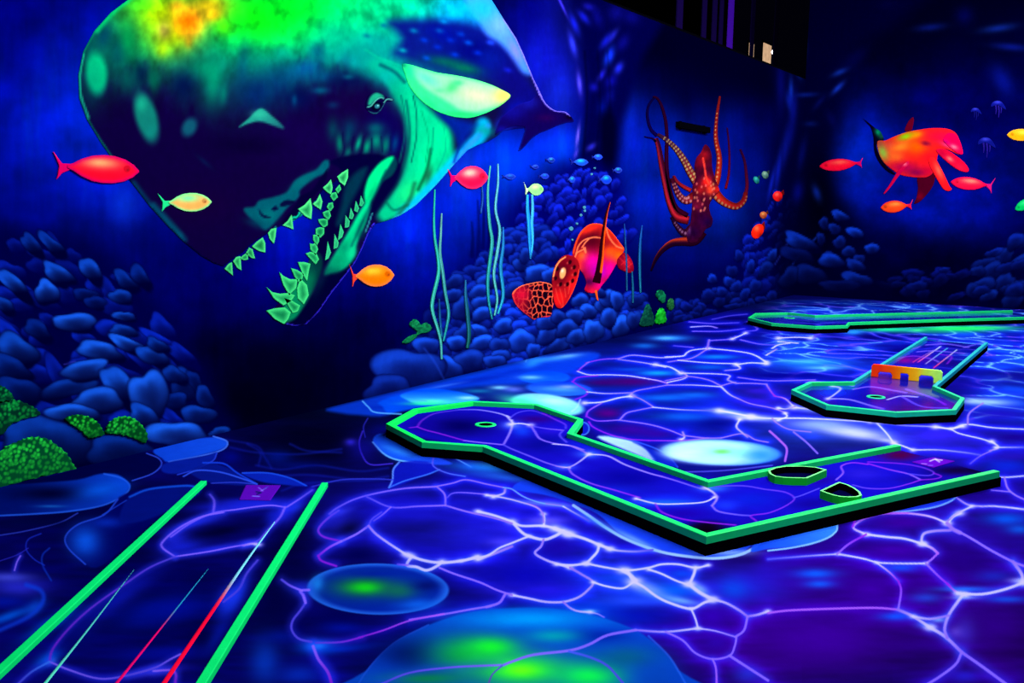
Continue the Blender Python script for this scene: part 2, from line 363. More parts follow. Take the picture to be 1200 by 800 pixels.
# width, colour, end colour, points
NET = [
 (4, W_, W_, "560,599 580,604 600,611 612,616 637,616 657,621 665,626"), (6, W_, W_, "650,619 657,622 668,626"), (4.5, W_, W_, "665,625 685,631 702,638 715,643"), (3, W_, D_, "715,643 725,645 745,646 765,644"),
 (3, W_, W_, "637,602 638,609 637,616"), (2, P_, V_, "618,590 630,594 637,602"), (4.5, W_, W_, "600,611 611,623 620,628 637,632 650,628 660,622"), (4, V_, W_, "600,640 570,652 560,655"), (3, W_, W_, "620,628 600,636 585,642 570,651 540,657"),
 (3.5, V_, W_, "637,632 634,640 627,648 640,656 655,661 668,665"), (3.5, V_, W_, "668,665 682,673 695,682 688,692 677,700 660,705 640,705 620,701 600,697"),
 (4, W_, W_, "702,638 700,646 694,653 687,660"), (3.5, W_, W_, "652,661 670,662 687,660"), (3, W_, W_, "687,660 712,665 735,668 760,665 775,661 795,661 815,665 830,662"),
 (4, W_, W_, "735,668 742,680 755,688 770,699 787,707 810,713 825,706 835,703"), (3, W_, W_, "760,667 775,672 792,680 807,685"), (4.5, W_, W_, "815,665 813,673 808,684"), (5.5, W_, W_, "807,684 820,694 835,702"), (3.5, W_, V_, "835,702 850,706 865,714 876,722"), (3.5, V_, W_, "876,722 888,720 900,716"),
 (3, W_, W_, "695,682 712,687 730,689 742,682"), (6, W_, W_, "730,668 738,673 745,680"), (3, W_, W_, "810,713 815,725 818,736"), (3.5, V_, V_, "876,722 872,738 862,746"), (2.4, W_, V_, "818,736 838,739 862,746"),
 (3, V_, W_, "660,705 668,712 678,716 692,717"), (1.6, W_, V_, "690,717 700,719 708,723"), (3, V_, W_, "745,738 780,740 818,736"), (4, V_, V_, "590,779 600,775 625,767 667,762 690,755 712,744 745,738"), (3.6, (60, 80, 230), D_, "667,763 692,770 712,780 730,800"),
 (3, V_, V_, "780,740 800,750 815,765 835,772 855,768 861,757 863,747"), (3, V_, M_, "835,772 839,783 840,805"), (4, V_, V_, "855,768 875,781 900,797"),
 # right foreground
 (3.2, P_, W_, "1035,601 1012,608 1000,618 1015,626"), (3.4, W_, W_, "1015,626 1040,629 1060,631 1081,637"), (4, W_, M_, "1081,637 1092,642 1099,648"), (3, M_, V_, "1099,648 1092,655 1085,660"),
 (2.6, W_, W_, "1085,660 1055,660 1030,659 1010,654 982,649"), (2, W_, D_, "982,649 950,651 900,655"), (3, P_, V_, "1015,626 995,637 981,649"), (3.2, M_, W_, "1035,601 1062,601 1090,605 1110,613"), (4.5, W_, W_, "1110,613 1117,605 1125,601"), (4, W_, V_, "1081,637 1080,632 1083,625 1095,622 1114,621"),
 (6, V_, V_, "1110,613 1117,620 1125,624"), (3.6, V_, V_, "1120,621 1137,630 1162,645 1187,658 1200,663"), (3.2, V_, P_, "1085,660 1100,675 1113,686"), (3.6, P_, W_, "1110,684 1120,693 1132,697"), (4.2, W_, W_, "1122,695 1150,696 1175,691 1195,684 1200,681"), (5, V_, W_, "1187,658 1197,672 1199,683"),
 (2.6, W_, P_, "1027,659 1042,670 1053,681"), (3.2, P_, V_, "1053,681 1056,692 1053,712"), (3.2, M_, M_, "900,718 925,715 975,713 1025,712 1052,714"), (4.4, V_, W_, "1052,714 1070,722 1090,735"), (5, W_, V_, "1090,735 1108,746 1127,764"), (4.6, V_, V_, "1127,764 1150,780 1180,802"),
 (4.6, W_, V_, "1129,696 1120,708 1111,722 1107,737 1110,747"), (3.4, W_, V_, "1070,722 1090,725 1112,721"), (4, V_, V_, "1127,764 1120,778 1102,792 1086,802"),
 # left foreground
 (3.2, D_, P_, "397,598 388,604 377,614 373,622 380,629 400,634"), (3.2, V_, V_, "400,634 417,626 432,616"), (2.6, D_, D_, "432,616 436,608 447,600"), (3.4, V_, P_, "400,634 386,641 373,651"), (3.2, P_, P_, "373,651 377,657 394,663"),
 (3.6, V_, W_, "432,616 440,625 455,636 475,649"), (4.4, W_, W_, "478,650 495,656 515,659 540,657 560,652"), (4.4, W_, W_, "482,652 477,662 488,664 500,668 512,663 518,658"), (3, D_, V_, "466,661 478,662"),
 (3, V_, V_, "515,665 532,672 562,682 582,691 600,697"), (4, V_, V_, "592,696 585,706 570,711"), (3, V_, V_, "575,710 550,714 517,720 480,726"), (2.6, M_, P_, "520,719 480,727 450,738 420,747"), (3, P_, D_, "425,746 400,752 370,753"), (3.4, D_, D_, "365,752 350,748 342,738 343,727 352,715 358,705 356,696"), (4, V_, V_, "358,706 355,697 352,692 362,691"), (3.4, D_, V_, "330,679 340,686 354,692"),
 (4.5, V_, P_, "367,757 373,772 384,787 389,802"), (3, D_, V_, "445,802 480,788 525,782 560,780 587,779"), (2.4, D_, (90, 60, 160), "588,780 577,790 572,802"),
 # inside and beside the near lane
 (2.8, D_, V_, "246,579 251,587 250,600"), (2.4, V_, V_, "200,629 223,613 250,601 275,597 314,592 334,594"), (2.6, V_, D_, "336,594 350,585 366,574"), (2.8, V_, D_, "334,594 328,606 314,621 303,633 290,637"),
 (2.4, V_, V_, "300,636 270,641 245,646 205,652"), (3.4, V_, W_, "285,639 295,637 303,638"), (2.6, V_, V_, "262,600 237,605 212,617 193,632 190,641 205,652"), (2.6, D_, P_, "205,652 175,665 145,685 107,712 80,737 62,760 58,775"),
 (3, V_, D_, "58,775 82,785 117,795 150,791 185,781"), (2.8, D_, V_, "150,791 180,783 200,772 212,766"), (3, B_, D_, "58,775 37,787 20,802"), (3.4, V_, P_, "180,786 200,785 206,790 205,802"), (2.8, D_, D_, "302,656 289,672 280,690 262,705"), (2.2, V_, V_, "24,651 20,658 17,668"),
 # middle, between lane and long course
 (3, D_, V_, "386,602 395,595 415,585 440,578 475,572 510,570"), (2.6, V_, V_, "510,570 530,566 546,562 570,567 590,571"), (2.8, V_, V_, "512,570 521,579 522,592"), (3, V_, V_, "522,592 546,599 576,606 600,613"), (3, D_, V_, "430,582 458,594 490,593 522,592"), (2.4, V_, D_, "458,594 448,603 438,610"),
 (2.2, D_, V_, "524,583 530,578 544,577 580,580"), (3.5, V_, W_, "592,573 590,578 578,582"), (2.6, W_, V_, "570,580 590,583 610,588 628,594 636,602 637,612"), (2, (90, 140, 250), (90, 140, 250), "590,571 600,573 614,582 634,589 660,593"), (2.4, W_, D_, "660,593 672,600 690,610"),
 (2, D_, (60, 100, 230), "508,535 508,546 524,554 545,558"), (1.6, (90, 150, 250), B_, "530,535 545,543 552,547"),
 # inside the long course
 (1.5, P_, P_, "480,501 489,500"), (1.7, P_, D_, "489,500 494,493 505,486 516,483 538,480"), (1.8, D_, W_, "538,480 560,480 584,484 598,489"), (1.8, P_, P_, "489,500 500,504 516,508 544,516"), (2, V_, V_, "544,516 560,518 590,521"), (2.2, W_, V_, "600,492 600,499 597,508 590,521"),
 (2, W_, W_, "594,487 598,492 602,496"), (1.6, D_, D_, "598,489 608,483 624,481 640,486"), (1.6, P_, D_, "636,484 650,491 662,497 663,502"), (3.4, W_, W_, "598,497 610,496 622,498"), (1.6, D_, V_, "622,499 640,502 660,504"), (2, V_, V_, "622,498 627,506 633,514 648,519 668,522"), (1.8, D_, D_, "660,504 656,510 664,518"), (2.2, W_, V_, "648,520 668,522 684,527"),
 (2.2, D_, V_, "590,521 600,526 620,534 640,542 660,548"), (2.6, V_, W_, "660,548 670,546 680,540 690,532"), (2.4, V_, V_, "668,522 680,527 690,532"), (2.6, W_, V_, "690,532 712,534 732,544 760,554 775,558"), (2, V_, D_, "775,558 792,563 820,572 830,574"), (2, V_, W_, "652,546 668,548"), (2.2, V_, P_, "666,548 672,556 692,566 720,574 750,583"), (2.6, W_, W_, "745,584 770,590 800,590 825,588 838,582"),
 (2.2, P_, P_, "768,590 776,600 800,608 830,612 862,615"), (3.2, W_, V_, "826,571 836,577 840,584 835,592"), (2.6, V_, D_, "834,592 842,599 865,603 880,604"), (1.8, D_, P_, "830,570 870,569 896,573 918,576 929,581 930,586 918,594 900,601 880,604 886,610"), (1.8, D_, D_, "960,572 940,580 930,583"),
 (1.8, V_, P_, "980,562 988,554 986,546 999,542 1017,544"), (1.8, P_, V_, "1017,543 1042,550 1064,555 1079,562"), (1.8, P_, D_, "1079,562 1064,567 1042,572 1017,572 999,568"), (1.6, P_, D_, "1017,541 1055,543 1079,547 1094,553 1088,557 1064,555"), (1.6, P_, P_, "1094,554 1103,558 1095,561 1079,562"),
 # right of the long course
 (2.6, W_, W_, "1022,490 1033,501 1041,510 1047,519"), (3, W_, W_, "1047,519 1057,522 1070,527"), (2, W_, D_, "1070,527 1100,527 1130,530 1149,533"), (2.4, D_, V_, "1137,543 1149,534 1162,528"), (3.4, V_, W_, "1160,528 1170,524 1162,517"), (2.4, W_, W_, "1165,519 1150,514 1125,508 1115,503"), (2, W_, D_, "1115,503 1096,500 1055,498 1021,494"),
 (2.6, W_, D_, "1167,524 1185,524 1205,524"), (4, W_, W_, "1096,500 1115,502 1128,499"), (2.6, W_, W_, "1115,502 1134,497 1164,501 1205,503"), (3, V_, V_, "1134,497 1136,484 1152,472"), (2.4, W_, W_, "1205,557 1179,559 1165,558"), (3, V_, V_, "1177,559 1181,572 1190,580 1205,587"), (2, V_, V_, "1162,574 1183,576"),
 (2.8, V_, W_, "1121,583 1134,591 1149,593 1167,593 1205,597"), (2.8, W_, V_, "1139,593 1121,602 1111,610"), (3, P_, M_, "999,617 1004,608 1018,604 1032,602 1064,601"), (1.6, V_, V_, "640,590 658,592"),
 # beyond the long course
 (2, V_, W_, "725,420 742,416 775,419 800,417"), (2, P_, V_, "687,425 705,421 725,420"), (2.2, V_, W_, "725,421 755,425 780,430"), (3.4, W_, W_, "768,427 785,430 798,437"), (2, P_, V_, "677,435 682,430 690,424"), (2.4, W_, W_, "677,435 690,439 712,439 735,440 755,443"), (2, W_, M_, "755,443 772,446 782,449"),
 (2, W_, V_, "782,448 800,444 805,440 798,436"), (1.8, P_, P_, "671,447 678,442 700,440"), (1.6, P_, P_, "671,447 680,453 688,458 686,463 674,468"), (1.8, W_, V_, "688,459 710,461 740,460"), (1.8, V_, V_, "738,463 745,458 760,455 782,451"), (3.6, W_, W_, "685,472 705,471 725,466 740,464"), (2.2, V_, V_, "740,463 752,468 765,476"),
 (2, V_, W_, "782,451 812,451 845,453"), (2.2, W_, V_, "845,453 855,462 865,467"), (2.2, V_, V_, "865,467 880,473 905,478 922,484"), (2, P_, V_, "687,488 690,481 705,472"), (2, V_, V_, "765,477 745,481 734,484 726,492"), (1.8, P_, V_, "688,488 700,493 725,492"), (1.8, V_, V_, "726,492 760,497 782,503 800,510"), (3, V_, W_, "800,506 802,512 798,515"), (2, V_, V_, "800,510 827,513 845,513"), (2, V_, V_, "845,513 870,508 885,515 900,518"),
 (2, P_, P_, "690,494 695,500 712,508 735,514 760,516"), (2, P_, V_, "760,516 800,516 830,513"), (2, W_, D_, "765,477 800,480 837,481"), (4.6, W_, W_, "843,481 860,484 880,488"), (3.4, W_, W_, "880,488 900,490 945,490 1020,494"), (3.2, W_, V_, "867,491 863,500 870,507 876,512"), (2, V_, V_, "905,490 911,496 925,503 950,506"),
 (2.2, V_, V_, "845,452 855,449 862,448"), (1.8, V_, V_, "780,446 795,443 808,441 830,445 845,452"), (2.4, W_, V_, "798,437 840,438 855,440 853,445 863,449"), (1.8, V_, V_, "863,449 880,449 898,450"), (1.6, V_, V_, "865,442 900,446 955,445"), (2.6, V_, P_, "898,450 903,458 908,464"), (2.2, P_, W_, "908,464 920,467 930,476"), (4, W_, W_, "930,477 955,480 985,486 1030,494"), (2.6, W_, W_, "920,484 922,488 912,492"), (2.6, W_, V_, "912,478 921,479 932,476"),
 (2, V_, V_, "783,424 795,422 812,419 830,408"), (2.4, W_, W_, "780,418 800,417 805,413 812,410 830,408"), (2, W_, W_, "795,422 830,425 862,426"), (2.4, W_, V_, "862,426 867,432 850,434"), (3.4, W_, W_, "863,427 880,425 898,426"), (2.8, W_, W_, "830,408 860,411 882,415 898,424"), (1.8, V_, V_, "829,408 830,403 831,398"), (1.6, D_, V_, "790,405 812,407"),
 (1.6, V_, V_, "832,399 858,397 862,394"), (2.6, W_, W_, "858,397 868,393 874,390"), (1.5, D_, V_, "874,388 885,387 887,384 876,377"), (1.5, V_, D_, "812,388 845,388 872,385"), (1.5, V_, D_, "808,377 835,379 865,378"), (1.4, D_, D_, "835,374 855,370 875,368"), (1.6, V_, D_, "868,398 890,403 910,404"), (2.4, W_, W_, "905,408 912,404 925,402"), (2, W_, V_, "898,416 910,409"),
 (3.4, W_, W_, "912,396 935,395 950,396"), (2.4, W_, W_, "912,400 935,402"), (2, W_, V_, "810,383 830,382 840,384"),
]
LANE_NET = [  # net inside the far lane and its head
 (1.6, V_, W_, "945,448 955,447 985,449 1000,452"), (2.6, W_, W_, "975,452 985,455 978,462 970,467"), (1.8, V_, V_, "1000,456 1020,453 1045,457 1062,460"), (2.2, W_, W_, "1040,468 1056,464 1075,465"), (1.8, V_, P_, "1062,456 1075,460 1095,467 1108,474"), (1.6, W_, V_, "970,467 995,468 1020,475 1035,479"), (1.6, V_, D_, "1056,464 1080,476 1110,478"),
 (1.5, V_, V_, "1085,404 1110,403 1135,407"), (1.6, V_, V_, "1075,412 1095,411 1130,414"), (1.5, P_, V_, "1050,420 1070,417 1090,420 1100,424"), (1.5, P_, P_, "1102,415 1115,418 1110,426"), (1.5, V_, P_, "1040,424 1046,418 1060,412 1078,406"), (1.5, V_, D_, "1130,407 1141,404 1148,402"),
]

def voro(x, y, seed=3):
    xi = np.floor(x).astype(np.int64); yi = np.floor(y).astype(np.int64)
    f1 = np.full(x.shape, 9.0); f2 = np.full(x.shape, 9.0)
    for a in (-1, 0, 1):
        for b in (-1, 0, 1):
            cx, cy = xi + a, yi + b
            px_ = cx + 0.15 + 0.7 * vnoise(cx * 1.0, cy * 1.0, seed); py_ = cy + 0.15 + 0.7 * vnoise(cx * 1.0, cy * 1.0, seed + 1)
            d = np.hypot(px_ - x, py_ - y)
            f2 = np.minimum(f2, np.maximum(f1, d)); f1 = np.minimum(f1, d)
    return f2 - f1

def pools(p):
    B = p.blob
    # painted pools and leaves of light with a clear edge
    E = p.ell
    p.poly(PX("383,479 430,467 515,448 600,427 640,418 690,412 700,420 640,446 560,452 500,462 455,486 420,486 400,484"), (4, 54, 210), .85, 3); B(560, 445, 40, 4, (0, 20, 150), .6, -10); B(450, 477, 26, 3, (0, 30, 170), .6); B(610, 434, 30, 3, (0, 30, 170), .6, -8); B(520, 452, 30, 2, (60, 120, 240), .5, -10)
    p.blob(640, 421, 36, 4, (40, 130, 240), .8, -4); p.blob(665, 417, 20, 3, (120, 200, 250), .6, -6); B(625, 425, 14, 6, (30, 130, 240), .8, -20); B(637, 410, 10, 4, (0, 20, 120), .6)
    p.stroke(PX("616,424 622,412 638,407 650,411"), 1.5, (60, 130, 230), .6, 1.5)
    E(638, 442, 30, 7.5, (0, 60, 220), .9, 0, 1.5, (10, 90, 240)); B(622, 442, 16, 3, (90, 170, 245), .95)
    E(655, 455, 38, 8.5, (4, 50, 220), .8, 3, 2, (30, 110, 240)); B(655, 456, 30, 4, (60, 140, 245), .8, 3); B(665, 453, 16, 3, (150, 170, 245), .6)
    B(586, 454, 14, 3, (110, 190, 245), .9); B(602, 456, 14, 4, (90, 110, 240), .7); B(560, 458, 20, 3, (20, 150, 190), .5)
    p.poly(PX("444,471 470,462 520,460 554,467 562,470 554,474 520,476 490,478 470,482 455,484 448,476"), (0, 70, 225), .9, 2)
    p.poly(PX("470,462 500,455 540,459 561,466 552,470 520,473 490,473 476,468"), (0, 74, 232), .95, 1.5, True, (0, 458, 0, 474, (60, 200, 235)))
    B(505, 470, 26, 3.4, (70, 235, 190), .85); B(500, 473, 30, 2.4, (30, 240, 150), .8); B(548, 466, 14, 2.6, (150, 230, 250), .8)
    p.stroke(PX("425,470 432,477 440,483 470,485"), 1.8, (80, 170, 250), .8, 1.2); p.stroke(PX("480,467 500,470"), 1, (60, 150, 240), .5)
    E(642, 474, 42, 12, (110, 200, 240), .95, 8, 3); B(622, 473, 40, 8, (60, 235, 190), .9, 12); B(650, 470, 26, 6, (160, 215, 245), .9, 5); B(610, 470, 20, 4, (50, 250, 150), .5, 8); p.stroke(PX("680,468 676,477 670,482"), 2, (150, 200, 250), .6, 2)
    p.ell(683, 502, 8, 8, (6, 20, 170), .9, 0, 1.5, None, (70, 140, 240, .9, .7))
    p.poly(PX("700,512 725,512 742,517 757,526 768,540 740,530"), (150, 200, 242), .95, 2, True, (700, 512, 765, 540, (170, 205, 245)))
    p.stroke(PX("715,511 740,516 765,524 782,533 794,547"), 1.8, (40, 80, 230), .9, 1.4)
    p.poly(PX("742,518 765,526 785,536 793,547 770,542 757,526"), (6, 30, 180), .8, 2)
    B(830, 531, 90, 24, (6, 20, 150), .7)
    E(845, 530, 70, 15, (80, 150, 240), .98, 2, 2, None, (20, 60, 220, .5, .8)); p.ell(836, 530, 58, 14, (160, 205, 240), .9, 2, 8); B(850, 529, 30, 8, (120, 245, 190), .95); B(846, 529, 12, 3.4, (90, 240, 90), .9); B(800, 532, 24, 8, (180, 210, 245), .6); B(890, 533, 26, 10, (20, 110, 235), .8)
    p.stroke(PX("902,505 915,517 922,526 920,540"), 2.4, M_, .9, 1.4); p.stroke(PX("930,506 945,518 958,531"), 2, V_, .8, 1.2)
    p.stroke(PX("800,553 850,551 905,545"), 1.6, (80, 80, 230), .6, 1.2)
    # leaf of light under the near edge of the long course
    p.poly(PX("600,572 640,580 672,590 700,602 727,625 760,640 800,650 840,654 862,651 880,640 892,628 880,610 828,600 760,590 640,560"), (16, 56, 225), .95, 1.2, True)
    p.stroke(PX("672,592 690,604 710,618 735,632 770,645 800,651 835,654 862,651 880,644 890,636"), 3.4, (140, 185, 248), .9, 1.6); B(745, 633, 40, 5, (100, 150, 245), .75, 26); B(850, 647, 40, 5, (120, 160, 245), .8); B(700, 612, 30, 5, (60, 130, 245), .6, 28)
    p.poly(PX("880,646 900,643 925,641 950,637 972,629 981,621 980,612 960,612 920,620 890,630"), (16, 66, 228), .95, 1.2, True, (890, 640, 980, 612, (40, 120, 240)))
    p.stroke(PX("900,645 925,642 950,637 970,630 980,622 981,615"), 2, (110, 170, 250), .95, 1)
    p.poly(PX("1040,600 1070,598 1092,595 1110,590 1121,582 1110,570 1060,578 1030,590"), (20, 50, 225), .9, 1.5); p.stroke(PX("1040,600 1070,598 1095,594 1112,588 1121,582"), 1.8, (100, 150, 250), .9, 1)
    # leaf shape left of the long course
    p.poly(PX("437,518 452,534 472,540 500,544 530,543 500,530 470,512 445,508"), (14, 84, 232), .95, 1.4, True, (450, 520, 510, 545, (20, 60, 220))); p.stroke(PX("437,518 452,533 472,540 506,543"), 1.8, (90, 170, 250), .9, 1); B(465, 528, 26, 5, (40, 130, 245), .7, 18)
    p.poly(PX("462,546 480,540 505,542 510,552 490,560 470,568 457,571 460,560"), (8, 18, 175), .9, 1.5); p.stroke(PX("468,541 461,550 460,562 456,571"), 2, (80, 130, 245), .85, 1.2); p.stroke(PX("456,571 475,563 500,556 515,550"), 1.6, (50, 110, 240), .8, 1.2)
    p.stroke(PX("425,505 421,518 424,532 434,544 460,543"), 1.6, (60, 40, 215), .8, 1.4); p.stroke(PX("431,490 426,500 428,512"), 1.4, (40, 40, 200), .7, 1.2); B(411, 518, 8, 5, (50, 40, 220), .8)
    B(425, 525, 26, 20, (12, 10, 160), .55); B(450, 505, 24, 14, (4, 8, 130), .5)
    for t in ("300,545 330,550 370,545 420,552 455,548", "270,524 300,530 350,532 400,526", "310,560 360,556 420,562 455,558", "265,515 300,522 310,535 318,548", "330,575 360,566 450,562", "340,520 360,528 400,530", "290,520 305,530 303,545"):
        p.stroke(PX(t), 2, (10, 22, 150), .6, 4)
    p.stroke(PX("366,570 400,562 440,561 460,562"), 1.6, (40, 50, 200), .8, 1.2)
    B(325, 535, 22, 10, (0, 20, 140), .6); B(350, 545, 40, 6, (0, 12, 120), .5); B(270, 535, 16, 9, (0, 6, 130), .7)
    # blue leaves along the foot of the wall on the left
    p.poly(PX("175,530 187,537 189,545 178,556 150,566 100,575 40,580 -60,590 -60,560 40,560 100,545 150,532"), (0, 2, 62), .95, 2); p.stroke(PX("172,531 186,537 189,545 178,555 155,563"), 1.6, (40, 70, 220), .9, 1.2)
    p.poly(PX("180,527 212,517 250,512 266,517 262,525 240,532 200,541 190,537"), (10, 66, 215), .98, 1.4, True, (190, 530, 262, 515, (14, 74, 225))); p.stroke(PX("250,511 266,517 262,526 240,533 198,541"), 1.8, (60, 110, 240), .9, 1)
    p.poly(PX("195,542 240,534 254,530 248,541 228,550 205,555 190,552"), (4, 26, 150), .95, 1.5); p.stroke(PX("254,531 249,540 228,550 208,556"), 1.5, (30, 60, 220), .9, 1.1)
    p.poly(PX("117,555 138,556 151,566 151,572 142,582 118,592 75,600 0,604 -60,604 -60,575 40,566 90,562"), (0, 16, 110), .98, 1.6, True, (20, 590, 150, 570, (6, 66, 215))); B(60, 578, 60, 12, (0, 0, 45), .95); p.stroke(PX("122,555 142,560 152,569 145,580 120,592 80,599 40,602 0,604"), 2, (30, 90, 235), .85, 1.6)
    B(118, 574, 34, 11, (4, 80, 220), .95, -10); B(60, 593, 20, 2, (20, 100, 200), .7)
    p.stroke(PX("91,601 70,612 30,622 0,627"), 1.5, (40, 60, 200), .8, 1.2); B(40, 612, 50, 5, (0, 4, 60), .7)
    p.poly(PX("140,582 125,602 92,614 77,628 80,642 98,660 120,662 170,620 210,585 200,570 170,572"), (2, 14, 110), .95, 1.6, True, (82, 640, 150, 640, (0, 2, 90))); B(100, 634, 22, 22, (8, 80, 225), .98); B(125, 612, 24, 8, (4, 40, 180), .8); p.stroke(PX("138,585 122,603 92,614 77,628 80,642 100,661"), 1.8, (30, 70, 220), .85, 1.4)
    p.stroke(PX("48,625 33,632 31,644 40,655 52,662"), 1.6, (20, 40, 190), .8, 1.4); p.stroke(PX("58,642 50,650 50,662 60,680"), 2, (10, 50, 190), .7, 2); p.stroke(PX("0,657 20,650 33,642"), 1.4, (40, 40, 200), .7, 1)
    p.stroke(PX("31,685 48,692 50,705 34,722 0,738"), 5, (10, 60, 225), .7, 5); B(5, 705, 34, 9, (0, 20, 170), .8)
    p.poly(PX("150,583 175,572 212,568 235,569 232,580 195,600 160,612 140,610"), (2, 16, 120), .9, 2); p.stroke(PX("152,582 175,573 215,569 228,570"), 2.4, (14, 80, 225), .8, 2); p.stroke(PX("148,586 135,594 120,603"), 1.4, (20, 60, 210), .7, 1)
    p.poly(PX("225,550 244,543 262,546 280,556 300,568 250,566 225,556"), (4, 20, 130), .9, 1.5); p.stroke(PX("238,542 262,543 278,554 301,567"), 2, (16, 60, 220), .9, 1.4); p.stroke(PX("215,558 231,551 258,553 285,561 301,567"), 1.8, (40, 80, 235), .9, 1.2)
    p.stroke(PX("248,566 275,565 300,567"), 1.4, (40, 60, 210), .8, 1)
    p.poly(PX("284,554 314,554 340,560 359,569 335,568 305,564"), (6, 30, 170), .95, 1.5); p.stroke(PX("284,554 314,554 340,560 359,569"), 1.8, (20, 70, 225), .9, 1.2)
    # green pools on the floor
    B(443, 690, 100, 40, (0, 0, 60), .6)
    p.ell(443, 690, 83, 30, (2, 30, 150), .98, 1, 1.6, None, (30, 100, 225, .85, .80)); B(425, 688, 50, 16, (10, 90, 60), .9); B(428, 688, 26, 9, (14, 190, 30), 1.0); B(468, 692, 26, 12, (14, 110, 70), .7); B(372, 684, 9, 12, (20, 120, 225), .8, 20); B(490, 708, 30, 8, (10, 90, 220), .8, -4); B(500, 686, 20, 8, (2, 10, 90), .8); B(440, 672, 40, 4, (0, 20, 140), .6)
    big = PX("410,820 430,785 460,755 500,733 550,717 605,712 650,713 700,722 745,738 775,760 795,785 812,820")
    p.poly(big, (4, 60, 190), .98, 1.6); p.stroke(PX("412,815 432,783 462,753 502,732"), 2, (20, 70, 210), .8, 1.5)
    B(620, 725, 100, 14, (0, 140, 235), .95); B(480, 765, 50, 24, (0, 14, 90), .9); B(540, 765, 50, 26, (6, 150, 70), .9); B(575, 758, 40, 16, (16, 225, 50), 1.0); B(610, 785, 70, 24, (30, 240, 50), 1.0); B(612, 785, 26, 9, (110, 250, 20), .8); B(690, 792, 50, 20, (10, 225, 80), 1.0); B(700, 745, 40, 10, (0, 20, 150), .8); B(735, 770, 46, 18, (4, 90, 110), .7); B(770, 790, 30, 20, (4, 60, 170), .8); B(650, 745, 40, 10, (0, 190, 160), .6); B(500, 795, 60, 10, (8, 130, 60), .8)
    p.stroke(PX("760,745 785,770 803,800"), 2.2, (30, 90, 230), .7, 2)
    for x, y, rx, ry, c, a in ((1120, 385, 70, 4.6, (20, 215, 90), .95), (1150, 384, 60, 3, (20, 225, 90), .6), (1040, 386, 44, 3.4, (16, 200, 120), .9), (1090, 389, 60, 3, (14, 150, 110), .4), (1000, 389, 14, 4, (30, 140, 240), .8), (1075, 387, 10, 2, (60, 230, 140), .6)):
        B(x, y, rx, ry, c, a)

def bed_fields(p):
    B = p.blob
    p.poly(PX("430,500 486,470 640,465 700,490 830,560 1053,515 1180,545 828,640 560,530"), (14, 8, 170), .97, 4)
    for x, y, rx, ry, c, a in ((540, 499, 52, 15, (2, 0, 82), 1), (500, 498, 20, 8, (10, 2, 130), .6), (628, 491, 30, 6, (34, 0, 110), .9), (645, 505, 20, 6, (30, 14, 190), .8), (640, 520, 50, 14, (4, 4, 120), .9), (612, 505, 14, 8, (10, 60, 220), .7), (600, 498, 16, 6, (60, 100, 245), .8),
        (690, 520, 40, 10, (10, 24, 200), .8), (735, 560, 60, 18, (4, 2, 130), .95), (800, 570, 40, 10, (10, 10, 170), .6), (720, 574, 50, 8, (10, 30, 190), .5), (780, 588, 50, 6, (20, 100, 240), .8), (790, 582, 40, 6, (10, 30, 210), .6), (800, 602, 40, 8, (20, 0, 140), .8), (690, 532, 18, 6, (50, 110, 240), .7), (662, 547, 16, 5, (60, 110, 245), .6),
        (836, 572, 22, 6, (40, 110, 245), .8), (880, 585, 40, 12, (6, 20, 180), .9), (850, 592, 20, 8, (20, 50, 225), .7), (950, 590, 30, 8, (10, 2, 120), .8), (900, 612, 50, 6, (20, 4, 140), .8), (1010, 555, 30, 9, (30, 20, 180), .8), (960, 562, 24, 8, (22, 2, 130), .8),
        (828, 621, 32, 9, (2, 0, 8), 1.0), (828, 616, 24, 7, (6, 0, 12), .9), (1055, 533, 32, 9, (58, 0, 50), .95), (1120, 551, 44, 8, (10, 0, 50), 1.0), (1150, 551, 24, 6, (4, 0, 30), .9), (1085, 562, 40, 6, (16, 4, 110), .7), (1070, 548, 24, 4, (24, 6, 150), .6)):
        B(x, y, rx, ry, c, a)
    # head and lane of the second course, and the distant third one
    for x, y, rx, ry, c, a in ((1020, 465, 90, 18, (16, 10, 170), .95), (975, 460, 24, 6, (10, 60, 235), .8), (1025, 466, 26, 8, (4, 0, 120), .8), (1085, 477, 30, 5, (30, 6, 130), .8), (1110, 472, 20, 4, (60, 10, 180), .5), (1080, 420, 60, 22, (18, 14, 185), .95), (1075, 421, 26, 6, (70, 0, 150), .7),
        (1060, 422, 14, 5, (170, 0, 120), .6), (1110, 425, 24, 6, (12, 0, 90), .7), (1125, 412, 20, 5, (6, 10, 130), .6), (1140, 403, 14, 3, (30, 40, 200), .6), (1030, 374, 160, 5, (8, 20, 150), .8), (925, 374, 26, 3, (26, 20, 180), .7), (1130, 369, 60, 3, (8, 30, 150), .7)):
        B(x, y, rx, ry, c, a)
    for t, c, c2 in (("1076,424 1102,406", (230, 60, 160), (190, 240, 250)), ("1085,426 1110,408", (170, 150, 230), (60, 190, 220)), ("1094,431 1121,410", (240, 30, 110), (190, 230, 250)), ("1070,424 1094,410", (200, 40, 130), (90, 90, 220))):
        p.stroke(PX(t), 1.3, c, .85, .9, None, False, c2)

